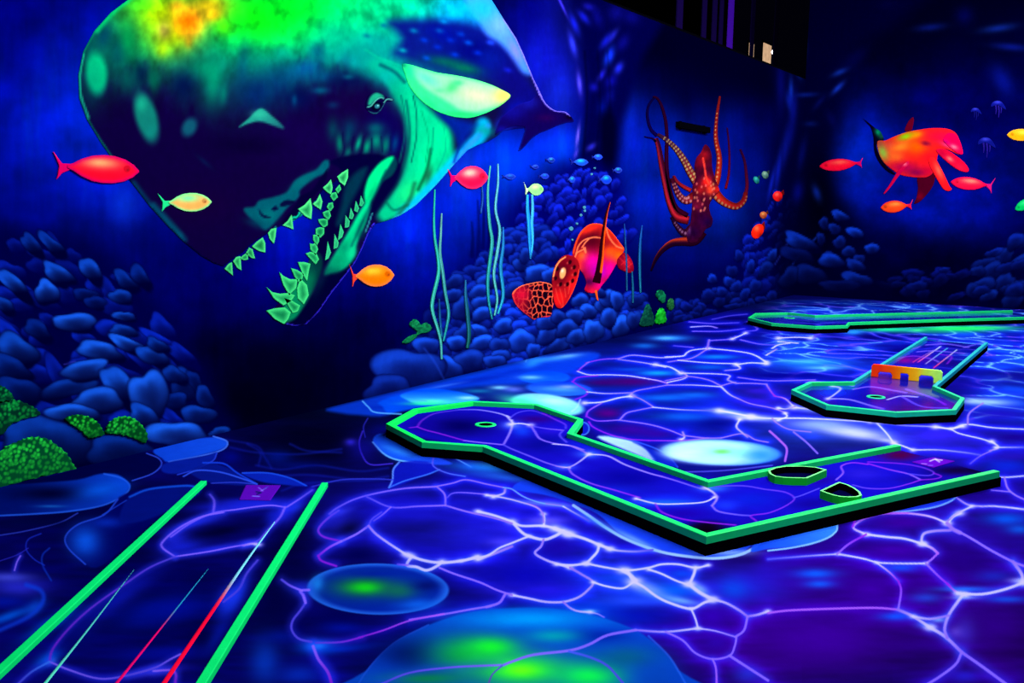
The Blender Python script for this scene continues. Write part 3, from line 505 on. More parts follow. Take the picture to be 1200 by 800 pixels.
def paint_floor(p, XY, bed=False):
    U, V = p.U, p.V
    B = p.blob
    p.fill((8, 8, 150))
    # broad colour fields
    B(200, 700, 330, 160, (0, 0, 78), .95); B(150, 600, 260, 60, (0, 0, 58), .95); B(370, 520, 150, 50, (0, 0, 40), 1.0, 0, 1.2); B(330, 470, 160, 40, (0, 0, 25), 1.0)
    B(460, 640, 200, 90, (12, 10, 150), .9); B(340, 640, 60, 70, (0, 0, 55), .8); B(600, 650, 160, 60, (18, 14, 190), .95); B(640, 590, 120, 30, (32, 26, 215), .7)
    B(1050, 700, 260, 120, (48, 0, 150), 1.0, 0, 1.1); B(900, 760, 170, 70, (52, 0, 150), .95); B(1180, 760, 120, 80, (40, 0, 120), .95); B(1130, 600, 160, 50, (26, 8, 140), .85)
    B(740, 690, 90, 30, (14, 60, 230), .9); B(700, 670, 80, 30, (20, 40, 220), .8); B(660, 720, 80, 30, (8, 20, 170), .8); B(720, 720, 60, 16, (5, 10, 150), .7)
    B(560, 440, 160, 26, (0, 60, 225), .95, -10); B(640, 445, 90, 30, (8, 60, 235), .9); B(760, 440, 120, 40, (8, 30, 200), .8); B(820, 480, 120, 30, (5, 30, 190), .8)
    B(1000, 420, 200, 40, (6, 22, 185), .9); B(1100, 520, 160, 30, (30, 24, 200), .85); B(960, 510, 120, 22, (25, 60, 220), .8); B(900, 470, 60, 20, (30, 20, 190), .8)
    B(1180, 450, 70, 26, (10, 20, 150), .8); B(960, 357, 150, 9, (4, 22, 120), .95); B(1150, 366, 120, 9, (0, 2, 70), .95); B(820, 390, 80, 16, (4, 10, 150), .8); B(720, 400, 90, 14, (2, 12, 120), .8)
    # a distant, smaller net where the lines grow too fine to follow one by one
    sc = 1.75
    wx = XY[:, 0] * sc + 0.8 * (fbm(XY[:, 0] * 1.3, XY[:, 1] * 1.3, 77) - .5) * 2; wy = XY[:, 1] * sc + 0.8 * (fbm(XY[:, 0] * 1.3, XY[:, 1] * 1.3, 99) - .5) * 2
    f = voro(wx, wy)
    far = np.clip((V - 350) / 8, 0, 1) * np.clip((452 - V) / 16, 0, 1) * np.clip((U - 885) / 40, 0, 1)
    far = np.maximum(far, np.clip((U - 1120) / 20, 0, 1) * np.clip((500 - V) / 10, 0, 1) * np.clip((V - 380) / 10, 0, 1) * .9)
    off = np.clip((U - 1215) / 20, 0, 1) + np.clip((V - 815) / 20, 0, 1) + np.clip((-15 - U) / 20, 0, 1)
    far = np.clip(np.maximum(far, np.clip(off, 0, 1)), 0, 1)
    ln = np.exp(-(f / 0.085) ** 2); gl = np.exp(-(f / 0.28) ** 2)
    tint = fbm(XY[:, 0] * 1.1, XY[:, 1] * 1.1, 5)
    i = np.nonzero(far > .01)[0]
    if len(i):
        p.mix(i, far[i] * np.clip(1.6 * tint[i] - .5, 0, 1) * .8, (10, 85, 240))
        p.mix(i, far[i] * .8 * np.clip(1 - gl[i] * 1.3, 0, 1) * np.clip(1.9 - 2.6 * tint[i], 0, 1), (4, 0, 95))
        p.mix(i, far[i] * gl[i] * .35, (40, 50, 240))
        p.mix(i, far[i] * ln[i] * (.35 + .6 * tint[i]), np.where((tint[i] > .52)[:, None], np.array([[105, 180, 250.]]), np.array([[110, 70, 240.]])))
    # brushy variation
    m = fbm(U / 60.0, V / 9.0, 13) - .5
    p.C *= (1 + .55 * m)[:, None]
    # cells are painted darker towards their middles
    inf = np.zeros(len(U))
    for w, c, c2, t in NET + LANE_NET:
        P = spline(PX(t), 3); v = P[:, 1].mean(); p.ky = 1 + 1.2 * max(0, min(1, (620 - v) / 200)); R = w * 9 + 4
        i = p.sel(P[:, 0].min() - R, P[:, 1].min() - R, P[:, 0].max() + R, P[:, 1].max() + R)
        if len(i):
            d, _, _ = p.pdist(i, P, False)
            inf[i] = np.maximum(inf[i], np.exp(-(d / (w * 3.4 + 3)) ** 1.15) * (1.0 if c in (W_, V_) else .75))
    on = np.clip((815 - V) / 10, 0, 1) * np.clip((1210 - U) / 10, 0, 1) * np.clip((U - 190) / 200, .35, 1)
    k_ = 1 + on * (-.40 + .62 * inf) * (1 - far)
    p.C *= k_[:, None]
    # glow around every light line
    kk = lambda v: 1 + 1.2 * max(0, min(1, (620 - v) / 200))
    for w, c, c2, t in NET + LANE_NET:
        P = PX(t); v = sum(q[1] for q in P) / len(P)
        p.ky = kk(v)
        g = (44, 60, 250) if c not in (P_, M_) else (70, 20, 210)
        p.stroke(P, w * 1.6, g, .50 if c in (W_, V_) else .3, w * 4.4)
        if c is W_ or c2 is W_: p.stroke(P, w, (50, 130, 250), .45, w * 2.2)
    p.ky = 1.0
    # dark insides of single cells
    for x, y, rx, ry, c, a in ((440, 607, 22, 0, (0, 0, 0), 0), (410, 617, 24, 13, (0, 0, 30), .95), (420, 650, 30, 12, (0, 0, 70), .85), (395, 725, 40, 16, (0, 0, 85), .8), (325, 700, 40, 60, (0, 0, 50), .8), (560, 625, 60, 22, (22, 22, 205), .7), (600, 618, 30, 8, (40, 34, 230), .5),
        (650, 645, 34, 16, (14, 6, 140), .9), (615, 675, 70, 26, (6, 4, 165), .9), (640, 692, 50, 12, (30, 20, 220), .7), (470, 588, 40, 10, (16, 12, 175), .8), (490, 604, 50, 8, (18, 16, 180), .7), (560, 592, 60, 9, (16, 14, 180), .7), (620, 600, 14, 8, (10, 8, 160), .6),
        (655, 639, 20, 10, (18, 5, 150), .8), (725, 677, 40, 8, (10, 60, 225), .7), (800, 672, 20, 7, (6, 60, 220), .8), (790, 692, 40, 12, (0, 90, 230), .75), (700, 712, 60, 14, (4, 50, 215), .8), (740, 722, 60, 13, (4, 4, 160), .85), (835, 722, 24, 16, (40, 0, 160), .9), (840, 752, 22, 14, (36, 4, 160), .8),
        (880, 685, 60, 24, (22, 30, 200), .8), (860, 690, 22, 16, (4, 70, 220), .7), (960, 680, 70, 20, (44, 0, 150), .8), (955, 672, 30, 7, (10, 80, 225), .95), (960, 684, 22, 6, (10, 85, 230), .8), (900, 672, 50, 14, (30, 10, 180), .4), (960, 750, 110, 40, (50, 0, 145), .95), (1060, 612, 40, 9, (44, 0, 135), .9), (1050, 645, 46, 10, (48, 0, 145), .9), (1130, 655, 40, 20, (26, 0, 110), .95), (1160, 625, 60, 16, (26, 4, 125), .9),
        (1180, 608, 30, 9, (4, 70, 205), .9), (1195, 620, 20, 7, (6, 85, 215), .7), (1080, 690, 20, 14, (42, 0, 130), .9), (1165, 735, 50, 30, (38, 0, 120), .95), (1020, 690, 30, 14, (50, 0, 150), .8), (1085, 700, 22, 7, (20, 90, 230), .5), (1055, 665, 26, 6, (10, 80, 230), .7), (1130, 690, 40, 4, (20, 110, 240), .7), (1180, 702, 30, 5, (10, 80, 220), .7), (1165, 675, 26, 8, (20, 40, 190), .6),
        (1050, 722, 24, 6, (10, 80, 240), .8), (1085, 732, 14, 5, (60, 110, 250), .6), (1130, 740, 16, 20, (60, 50, 210), .5), (1130, 792, 20, 10, (30, 30, 210), .6), (875, 790, 20, 12, (30, 50, 220), .6), (1100, 510, 46, 10, (40, 26, 215), .7), (1150, 516, 0.1, 0.1, (0, 0, 0), 0), (1180, 545, 36, 12, (6, 30, 190), .8), (1190, 512, 30, 5, (16, 0, 120), .8), (1190, 535, 40, 6, (26, 10, 150), .8), (1140, 580, 40, 8, (20, 2, 120), .8),
        (740, 447, 44, 6, (52, 0, 96), .95), (705, 448, 24, 4, (45, 0, 95), .8), (712, 484, 20, 7, (62, 0, 110), .95), (740, 503, 36, 9, (40, 2, 130), .9), (770, 508, 26, 7, (42, 0, 130), .7), (800, 496, 50, 8, (4, 16, 150), .9), (840, 496, 30, 8, (2, 4, 110), .9), (780, 466, 40, 5, (10, 110, 235), .7), (815, 463, 30, 5, (12, 110, 235), .6), (800, 488, 40, 6, (8, 100, 230), .6), (820, 470, 50, 7, (6, 30, 190), .5),
        (890, 458, 26, 5, (34, 16, 175), .8), (885, 470, 26, 4, (34, 16, 190), .7), (690, 431, 30, 4, (4, 4, 130), .7), (740, 432, 26, 3, (6, 90, 220), .6), (770, 437, 26, 4, (12, 150, 245), .8), (735, 430, 24, 3, (4, 20, 150), .7), (780, 413, 30, 4, (4, 4, 110), .8), (830, 430, 30, 4, (6, 100, 225), .6), (840, 418, 30, 3.4, (10, 120, 240), .8), (850, 403, 26, 3.4, (4, 2, 100), .9), (820, 392, 26, 4, (4, 2, 100), .8), (845, 383, 30, 3, (4, 0, 90), .8), (860, 373, 26, 3, (3, 0, 80), .8),
        (785, 396, 30, 4.5, (30, 120, 235), .9), (780, 396, 14, 2.5, (90, 190, 240), .6), (755, 405, 18, 4, (16, 110, 230), .7), (920, 440, 60, 6, (2, 0, 110), .9), (950, 425, 60, 8, (20, 110, 240), .85), (965, 431, 30, 3, (90, 190, 245), .6), (945, 423, 30, 3, (80, 180, 245), .5), (900, 452, 50, 2, (0, 0, 0), 0),
        (925, 378, 30, 3, (20, 30, 180), .5), (1130, 451, 50, 10, (10, 4, 120), .8), (1190, 440, 30, 8, (8, 6, 110), .8), (1170, 485, 50, 10, (20, 6, 150), .8)):
        if a and ry: B(x, y, rx, ry, c, a)
    # pale washes
    for x, y, rx, ry, c, a, r in ((1160, 471, 34, 5, (120, 160, 245), .95, 2), (1140, 470, 18, 4, (150, 180, 250), .6, 0), (985, 503, 60, 9, (120, 140, 238), .95, 8), (1005, 508, 40, 7, (165, 175, 242), .9, 8), (960, 497, 40, 6, (110, 140, 240), .8, 0), (1040, 516, 16, 3, (165, 175, 245), .7, 8),
        (880, 489, 36, 4.6, (160, 175, 240), .9, 4), (850, 482, 24, 3.4, (130, 165, 240), .85, 5), (960, 480, 40, 5, (130, 150, 240), .8, 5), (1010, 490, 36, 4, (120, 160, 245), .7, 5), (1110, 401, 34, 5, (0, 0, 0), 0, 0), (575, 548, 60, 8, (20, 110, 235), .9, 4), (590, 545, 30, 4, (60, 160, 240), .7, 4), (600, 560, 60, 6, (30, 100, 240), .7, 6), (470, 532, 26, 9, (20, 90, 235), .9, 20), (640, 590, 40, 4, (90, 120, 245), .7, 5),
        (590, 635, 24, 7, (100, 90, 250), .4, 0), (640, 610, 26, 6, (110, 100, 250), .6, 0), (760, 690, 26, 9, (120, 150, 250), .75, 20), (742, 684, 14, 7, (160, 170, 250), .6, 20), (795, 703, 30, 5, (110, 170, 250), .8, 10), (820, 690, 14, 7, (130, 170, 250), .7, 25), (690, 716, 12, 3, (100, 190, 250), .7, 0), (745, 704, 50, 7, (30, 70, 240), .7, 0), (372, 757, 26, 10, (0, 100, 250), .85, 0), (372, 757, 10, 5, (30, 140, 250), .6, 0),
        (20, 688, 44, 14, (40, 45, 225), .8, 0), (8, 676, 36, 7, (70, 80, 240), .75, 0), (10, 722, 40, 7, (0, 85, 230), .85, -20), (40, 712, 16, 10, (10, 80, 225), .7, -40), (56, 772, 22, 10, (0, 90, 235), .8, -30), (60, 775, 8, 4, (60, 130, 240), .6, -30), (275, 612, 60, 10, (14, 34, 225), .0, 0),
        (215, 640, 30, 9, (20, 34, 225), .7, -10), (232, 612, 40, 7, (24, 40, 225), .8, -14), (300, 588, 50, 5, (18, 30, 210), .6, 0), (345, 594, 16, 7, (24, 50, 230), .8, -20), (320, 604, 14, 10, (14, 30, 210), .6, -50), (260, 622, 36, 8, (0, 0, 35), .8, -8), (322, 670, 14, 30, (6, 30, 190), .0, 0), (268, 700, 14, 22, (20, 50, 230), .8, 40), (205, 712, 60, 20, (0, 14, 165), .7, -8),
        (165, 720, 50, 22, (0, 14, 150), .6, -10), (140, 700, 30, 30, (0, 0, 60), .4, 0), (185, 786, 36, 7, (50, 50, 235), .7, -8), (240, 755, 30, 26, (0, 0, 45), .7, 0), (90, 742, 30, 20, (0, 8, 110), .6, 0), (310, 775, 22, 34, (4, 50, 180), .85, 0), (350, 790, 30, 14, (4, 40, 180), .8, 0), (345, 725, 14, 10, (20, 60, 230), .0, 0), (350, 738, 10, 16, (0, 0, 90), .5, 0),
        (400, 735, 30, 8, (0, 20, 190), .5, 0), (360, 685, 16, 6, (10, 30, 180), .5, 0), (480, 660, 14, 5, (60, 60, 240), .5, 0), (540, 658, 30, 4, (60, 60, 240), .6, 0), (580, 690, 30, 12, (30, 20, 170), .4, 0), (1120, 740, 10, 8, (110, 90, 240), .4, 0), (1100, 726, 10, 4, (110, 170, 250), .7, 0), (1130, 700, 20, 3, (120, 170, 250), .6, 0), (1195, 680, 16, 4, (150, 170, 250), .7, 0)):
        if a: B(x, y, rx, ry, c, a, r)
    for x, y, rx, ry, c, a, r in ((280, 592, 60, 8, (22, 34, 225), .8, -4), (250, 643, 50, 6, (24, 34, 220), .7, -8), (205, 632, 22, 14, (24, 36, 228), .7, -30), (335, 600, 16, 14, (22, 34, 225), .7, -50), (140, 700, 70, 14, (10, 22, 180), .75, -36), (60, 730, 46, 10, (0, 80, 230), .75, -32), (190, 765, 70, 12, (2, 12, 160), .7, -4), (275, 700, 12, 34, (18, 50, 230), .8, 32), (255, 745, 10, 30, (4, 24, 170), .6, 32), (396, 610, 26, 14, (30, 34, 220), .5, -30), (400, 600, 20, 5, (50, 60, 235), .5, -20), (352, 690, 22, 12, (14, 30, 190), .6, 10), (330, 745, 24, 10, (0, 20, 150), .6, 0), (400, 760, 50, 6, (0, 50, 220), .5, -6), (458, 600, 60, 22, (18, 16, 190), .5, 0), (440, 630, 26, 8, (30, 30, 215), .5, 30)):
        B(x, y, rx, ry, c, a, r)
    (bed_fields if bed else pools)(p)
    # the light net itself
    for w, c, c2, t in NET + LANE_NET:
        P = PX(t); v = sum(q[1] for q in P) / len(P)
        p.ky = kk(v)
        if P[0][0] < 470 and v > 560: p.stroke(P, w, (40, 50, 248), .42, w * 5.5)
        p.stroke(P, max(1.5 * p.ky ** .55, w * .75), c, .95 if w > 1.7 else .8, max(1.2 * p.ky ** .6, w * .42), None, True, c2)
        for e, ce in ((P[0], c), (P[-1], c2)):
            if ce is W_ and w > 2.4: p.blob(e[0], e[1], w * 1.7, w * .9, ce, .85)
    p.ky = 1.0

# ------------------------------------------------------------------ mesh + material helpers
C = bpy.context.scene.collection
GAIN = 0.80

def nt_mat(name, rough=0.6, spec=0.25, col=None, attr=None, noise=0.10, nscale=14.0, metal=0.0):
    m = bpy.data.materials.new(name); m.use_nodes = True
    n = m.node_tree.nodes; l = m.node_tree.links
    b = n['Principled BSDF']
    b.inputs['Roughness'].default_value = rough
    b.inputs['Specular IOR Level'].default_value = spec
    b.inputs['Metallic'].default_value = metal
    tc = n.new('ShaderNodeTexCoord'); nz = n.new('ShaderNodeTexNoise'); nz.inputs['Scale'].default_value = nscale
    nz.inputs['Detail'].default_value = 4
    l.new(tc.outputs['Object'], nz.inputs['Vector'])
    mr = n.new('ShaderNodeMapRange'); mr.inputs['From Min'].default_value = .3; mr.inputs['From Max'].default_value = .7
    mr.inputs['To Min'].default_value = 1 - noise; mr.inputs['To Max'].default_value = 1 + noise
    l.new(nz.outputs['Fac'], mr.inputs['Value'])
    mx = n.new('ShaderNodeVectorMath'); mx.operation = 'SCALE'
    if attr:
        a = n.new('ShaderNodeAttribute'); a.attribute_name = attr; l.new(a.outputs['Color'], mx.inputs[0])
    else:
        c = n.new('ShaderNodeRGB'); lc = lin(np.array(col) / 255.0) * GAIN
        c.outputs[0].default_value = (*lc, 1); l.new(c.outputs[0], mx.inputs[0])
    l.new(mr.outputs[0], mx.inputs['Scale']); l.new(mx.outputs[0], b.inputs['Base Color'])
    bp = n.new('ShaderNodeBump'); bp.inputs['Strength'].default_value = .04; bp.inputs['Distance'].default_value = .004
    l.new(nz.outputs['Fac'], bp.inputs['Height']); l.new(bp.outputs[0], b.inputs['Normal'])
    return m

MURAL = nt_mat('mural_paint', .8, 0.0, attr='paint', noise=.08)
FLOORM = nt_mat('floor_paint', .6, 0.0, attr='paint', noise=.06, nscale=9)
BEDM = nt_mat('course_paint', .1, .12, attr='paint', noise=.05, nscale=9)
_mc = {}
def flat(name, col, rough=.55, spec=.3):
    if name not in _mc: _mc[name] = nt_mat(name, rough, spec, col=col, noise=.05)
    return _mc[name]

def mesh_obj(name, verts, faces, mat=None, parent=None, colors=None):
    me = bpy.data.meshes.new(name)
    V = np.asarray(verts, np.float32)
    if isinstance(faces, np.ndarray):
        n = len(faces); k = faces.shape[1]
        me.vertices.add(len(V)); me.vertices.foreach_set('co', V.ravel())
        me.loops.add(n * k); me.loops.foreach_set('vertex_index', faces.astype(np.int32).ravel())
        me.polygons.add(n); me.polygons.foreach_set('loop_start', np.arange(0, n * k, k, dtype=np.int32))
        me.update(calc_edges=True)
    else:
        me.from_pydata([tuple(v) for v in V], [], faces)
    if colors is not None:
        at = me.color_attributes.new('paint', 'FLOAT_COLOR', 'POINT')
        c4 = np.ones((len(V), 4), np.float32); c4[:, :3] = lin(colors) * GAIN
        at.data.foreach_set('color', c4.ravel())
    me.validate()
    o = bpy.data.objects.new(name, me); C.objects.link(o)
    if mat: me.materials.append(mat)
    if parent: o.parent = parent
    return o

def recentre(o):
    """object origin at the middle of its mesh (kept where it is in the world)"""
    me = o.data; n = len(me.vertices); a = np.empty(n * 3, np.float32); me.vertices.foreach_get('co', a)
    a = a.reshape(-1, 3); c = (a.min(0) + a.max(0)) / 2
    me.vertices.foreach_set('co', (a - c).ravel()); me.update(); o.location = c
    return o

def tag(o, label=None, cat=None, group=None, kind=None):
    if label: o['label'] = label
    if cat: o['category'] = cat
    if group: o['group'] = group
    if kind: o['kind'] = kind
    return o

def empty(name, loc, label, cat, group=None):
    o = bpy.data.objects.new(name, None); C.objects.link(o); o.location = tuple(loc); o.empty_display_size = .1
    return tag(o, label, cat, group)

def adopt(child, root):
    child.parent = root; child.matrix_parent_inverse = Matrix.Translation(-root.location)
    return child

def tiled(name, pl, a0, a1, b0, b1, painter, mat, px=1.7, tile=1.0, thick=0.12):
    """a big flat surface as one mesh of tiles, finer where it is near"""
    o, e1, e2, nn = pl['o'], pl['e1'], pl['e2'], pl['n']
    VV, FF, base = [], [], 0
    na, nb = max(1, math.ceil((a1 - a0) / tile)), max(1, math.ceil((b1 - b0) / tile))
    for i in range(na):
        for j in range(nb):
            s0, s1 = a0 + (a1 - a0) * i / na, a0 + (a1 - a0) * (i + 1) / na
            t0, t1 = b0 + (b1 - b0) * j / nb, b0 + (b1 - b0) * (j + 1) / nb
            cs = np.array([o + e1 * s + e2 * t for s, t in ((s0, t0), (s1, t0), (s1, t1), (s0, t1))])
            z = (cs - EYEP) @ FWD
            u, v = project(cs)
            ka = kb = 6
            if (z > .3).any():
                vis = z > .3
                if u[vis].max() > -60 and u[vis].min() < 1260 and v[vis].max() > -40 and v[vis].min() < 860:
                    if vis.all():
                        la = max(math.hypot(u[1] - u[0], v[1] - v[0]), math.hypot(u[2] - u[3], v[2] - v[3]))
                        lb = max(math.hypot(u[3] - u[0], v[3] - v[0]), math.hypot(u[2] - u[1], v[2] - v[1]))
                    else: la = lb = 500
                    ka = int(np.clip(la / px, 2, 360)); kb = int(np.clip(lb / px, 2, 360))
                elif u[vis].max() > -700 and u[vis].min() < 1900 and v[vis].max() > -500 and v[vis].min() < 1500: ka = kb = 44
            S, Tt = np.meshgrid(np.linspace(s0, s1, ka + 1), np.linspace(t0, t1, kb + 1), indexing='ij')
            P = o + S.reshape(-1, 1) * e1 + Tt.reshape(-1, 1) * e2
            idx = np.arange((ka + 1) * (kb + 1)).reshape(ka + 1, kb + 1) + base
            f = np.stack([idx[:-1, :-1], idx[1:, :-1], idx[1:, 1:], idx[:-1, 1:]], -1).reshape(-1, 4)
            VV.append(P); FF.append(f); base += len(P)
    # solid back and sides
    cs = [o + e1 * s + e2 * t + nn * d for d in (0, -thick) for s, t in ((a0, b0), (a1, b0), (a1, b1), (a0, b1))]
    VV.append(np.array(cs)); k = base
    FF.append(np.array([[k + 4, k + 5, k + 6, k + 7], [k, k + 1, k + 5, k + 4], [k + 1, k + 2, k + 6, k + 5], [k + 2, k + 3, k + 7, k + 6], [k + 3, k, k + 4, k + 7]]))
    V = np.concatenate(VV); Fc = np.concatenate(FF)
    u, v = project(V)
    p = Paint(u, v); painter(p, V)
    return mesh_obj(name, V, Fc, mat, None, p.C)

def inside(P, x, y):
    r = np.zeros(x.shape, bool); m = len(P)
    for k in range(m):
        ax, ay = P[k]; bx, by = P[(k + 1) % m]
        r ^= ((ay > y) != (by > y)) & (x < (bx - ax) * (y - ay) / (by - ay + 1e-15) + ax)
    return r

def nearest_on(P, x, y):
    best = np.full(x.shape, 1e18); bx_ = x.copy(); by_ = y.copy(); m = len(P)
    for k in range(m):
        ax, ay = P[k]; cx, cy = P[(k + 1) % m]; ex, ey = cx - ax, cy - ay
        t = np.clip(((x - ax) * ex + (y - ay) * ey) / (ex * ex + ey * ey + 1e-18), 0, 1)
        qx, qy = ax + t * ex, ay + t * ey; d = (x - qx) ** 2 + (y - qy) ** 2
        mm = d < best; best = np.where(mm, d, best); bx_ = np.where(mm, qx, bx_); by_ = np.where(mm, qy, by_)
    return bx_, by_

def patch(name, outline, pl, off, painter, mat, px=1.8, parent=None, smooth=True, base=None, depth=None, world=False):
    """a shaped area of paint: traced outline laid on a real plane, finely meshed so the brushwork can vary, with a shallow edge
    that reaches down to the surface it is painted on"""
    o, e1, e2, nn = pl['o'], pl['e1'], pl['e2'], pl['n']
    if world: Q = np.array(outline, float)
    else:
        O = spline(outline, 5, True) if smooth else np.array(outline, float)
        W = np.array([on_plane(a, b, pl, off) for a, b in O]) - o
        Q = np.stack([W @ e1, W @ e2], 1)
    c = o + e1 * Q[:, 0].mean() + e2 * Q[:, 1].mean() + nn * off
    def pxl(e):
        a, b = project(np.array([c, c + e * .05])); return max(math.hypot(a[1] - a[0], b[1] - b[0]) / .05, 4)
    def steps(lo, hi, e):
        # spacing follows how large the stretch looks from the room
        xs = [lo]
        mid = c
        while xs[-1] < hi:
            q = mid + e * (xs[-1] - (lo if False else (c - o) @ e)) if abs(e[2]) < .5 else mid
            a, b = project(np.array([q, q + e * .05])); k = max(math.hypot(a[1] - a[0], b[1] - b[0]) / .05, 4)
            if a[0] < -5000: k = 60
            xs.append(xs[-1] + px / k)
        return np.array(xs)
    m0, m1 = Q.min(0), Q.max(0)
    s1 = steps(m0[0], m1[0], e1); s2 = steps(m0[1], m1[1], e2)
    s1 = m0[0] + (s1 - m0[0]) * ((m1[0] - m0[0]) / max(s1[-1] - m0[0], 1e-9)) if len(s1) > 1 else s1
    s2 = m0[1] + (s2 - m0[1]) * ((m1[1] - m0[1]) / max(s2[-1] - m0[1], 1e-9))
    if len(s1) < 4: s1 = np.linspace(m0[0], m1[0], 4)
    if len(s2) < 4: s2 = np.linspace(m0[1], m1[1], 4)
    S, Tt = np.meshgrid(s1, s2, indexing='ij')
    ins = inside(Q, S, Tt)
    # cells whose centre is inside, or with any inside corner
    Sc, Tc = (S[:-1, :-1] + S[1:, 1:]) / 2, (Tt[:-1, :-1] + Tt[1:, 1:]) / 2
    cell = ins[:-1, :-1].astype(int) + ins[1:, :-1] + ins[1:, 1:] + ins[:-1, 1:]
    keep = (cell >= 2) | inside(Q, Sc, Tc)
    idx = np.arange(S.size).reshape(S.shape)
    f = np.stack([idx[:-1, :-1], idx[1:, :-1], idx[1:, 1:], idx[:-1, 1:]], -1)[keep]
    if len(f) == 0: keep[:] = True; f = np.stack([idx[:-1, :-1], idx[1:, :-1], idx[1:, 1:], idx[:-1, 1:]], -1)[keep]
    # boundary edges
    ed = np.concatenate([f[:, [0, 1]], f[:, [1, 2]], f[:, [2, 3]], f[:, [3, 0]]])
    key = np.minimum(ed[:, 0], ed[:, 1]).astype(np.int64) * S.size + np.maximum(ed[:, 0], ed[:, 1])
    uq, inv, cnt = np.unique(key, return_inverse=True, return_counts=True)
    be = ed[cnt[inv] == 1]
    bv = np.unique(be)
    used = np.unique(f)
    X = S.ravel().copy(); Y = Tt.ravel().copy(); insf = ins.ravel()
    mv = np.union1d(used[~insf[used]], bv)
    nx, ny = nearest_on(Q, X[mv], Y[mv]); X[mv] = nx; Y[mv] = ny
    remap = -np.ones(S.size, np.int64); remap[used] = np.arange(len(used))
    V = o + X[used, None] * e1 + Y[used, None] * e2 + nn * off
    Fm = remap[f]
    dp = off if depth is None else depth
    sb = len(V); rb = -np.ones(len(V), np.int64); bvm = remap[bv]; rb[bvm] = np.arange(len(bv)) + sb
    V2 = V[bvm] - nn * dp
    bem = remap[be]
    sk = np.stack([bem[:, 1], bem[:, 0], rb[bem[:, 0]], rb[bem[:, 1]]], 1)
    A = np.concatenate([V, V2]); Fc = np.concatenate([Fm, sk])
    if np.dot(np.cross(e1, e2), nn) < 0: Fc = Fc[:, ::-1]
    u, v = project(A)
    p = Paint(u, v)
    if base: base(p, A)
    painter(p)
    ob = mesh_obj(name, A, Fc, mat, None, p.C)
    if parent is not None: adopt(ob, parent)
    return ob

def ribbon(P, w0, w1, wm=None):
    """outline of a tapering stroke"""
    P = spline(P, 5); n = len(P)
    d = np.gradient(P, axis=0); d /= np.linalg.norm(d, axis=1)[:, None] + 1e-9
    nrm = np.stack([-d[:, 1], d[:, 0]], 1)
    t = np.linspace(0, 1, n)
    w = w0 + (w1 - w0) * t
    if wm is not None: w = w + (wm - (w0 + w1) / 2) * np.sin(np.pi * t)
    L = P + nrm * w[:, None] / 2; R = P - nrm * w[:, None] / 2
    return [tuple(q) for q in L] + [tuple(q) for q in R[::-1]]

wall_base = lambda p, A: paint_wall(p)
back_base = lambda p, A: paint_back(p)

# ------------------------------------------------------------------ the room
fl = tiled('floor', PF, 0, LEN_A, 0, LEN_B, lambda p, A: paint_floor(p, A[:, :2]), FLOORM, 1.08)
tag(fl, kind='structure')
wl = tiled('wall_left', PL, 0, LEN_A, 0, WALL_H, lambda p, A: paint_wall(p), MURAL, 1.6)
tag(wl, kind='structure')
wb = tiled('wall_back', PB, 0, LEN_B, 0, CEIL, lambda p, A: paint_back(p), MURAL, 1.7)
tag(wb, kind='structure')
DARK = flat('dark_blue_wall', (4, 4, 50), .9, 0)
BLK = flat('black_paint', (2, 2, 5), .9, 0)
def slab(name, o, a, b, c, mat, kind='structure'):
    o, a, b, c = map(np.array, (o, a, b, c))
    V = [o + a * i + b * j + c * k for i in (0, 1) for j in (0, 1) for k in (0, 1)]
    Fs = [(0, 1, 3, 2), (4, 6, 7, 5), (0, 4, 5, 1), (2, 3, 7, 6), (0, 2, 6, 4), (1, 5, 7, 3)]
    ob = mesh_obj(name, V, Fs, mat)
    bm = bmesh.new(); bm.from_mesh(ob.data); bmesh.ops.recalc_face_normals(bm, faces=bm.faces); bm.to_mesh(ob.data); bm.free()
    if kind: tag(ob, kind=kind)
    return ob
slab('wall_right', CORNER + DB * LEN_B, DL * LEN_A, DB * .12, UZ * CEIL, DARK)
slab('wall_front', CORNER + DL * LEN_A, DB * LEN_B, DL * .12, UZ * CEIL, DARK)
slab('ceiling', CORNER + UZ * CEIL - DB * 4.5 - DL * 8, DL * (LEN_A + 8), DB * (LEN_B + 4.5), UZ * .12, BLK)
slab('wall_beyond', CORNER - DB * 4.5 - DL * 8, DL * (LEN_A + 8), -DB * .12, UZ * CEIL, BLK)
slab('trim_1', CORNER + UZ * WALL_H - DB * .12, DL * LEN_A, DB * .12, UZ * .03, BLK)

# the dark neighbouring hall above the mural wall: hanging strips, a lit window, a lamp
PUR = flat('purple_strip', (74, 16, 190), .5, .1); PUR2 = flat('dim_purple_strip', (20, 7, 66), .6, .0)
hall = dict(o=CORNER - DB * 1.6, e1=DL, e2=UZ, n=DB)
def strip(u, wpx, mat, lab, off=0.0):
    a = on_plane(u - wpx / 2, 60, hall, off); b = on_plane(u + wpx / 2, 60, hall, off)
    s0, s1 = (a - CORNER) @ DL, (b - CORNER) @ DL
    lo, hi = min(s0, s1), max(s0, s1)
    base = CORNER + DL * lo - DB * (1.6 - off) + UZ * (WALL_H - .5)
    ob = slab('hanging_strip', base, DL * (hi - lo), DB * .02, UZ * (CEIL - WALL_H + .5), mat, None)
    rod = slab('ceiling_clip', base + UZ * (CEIL - WALL_H + .42) - DB * .01, DL * (hi - lo), DB * .04, UZ * .08, BLK, None)
    r = empty('hanging_strip', base, lab, 'hanging strip', 'strips hanging beyond the mural wall')
    ob.name = 'strip'; adopt(ob, r); adopt(rod, r)
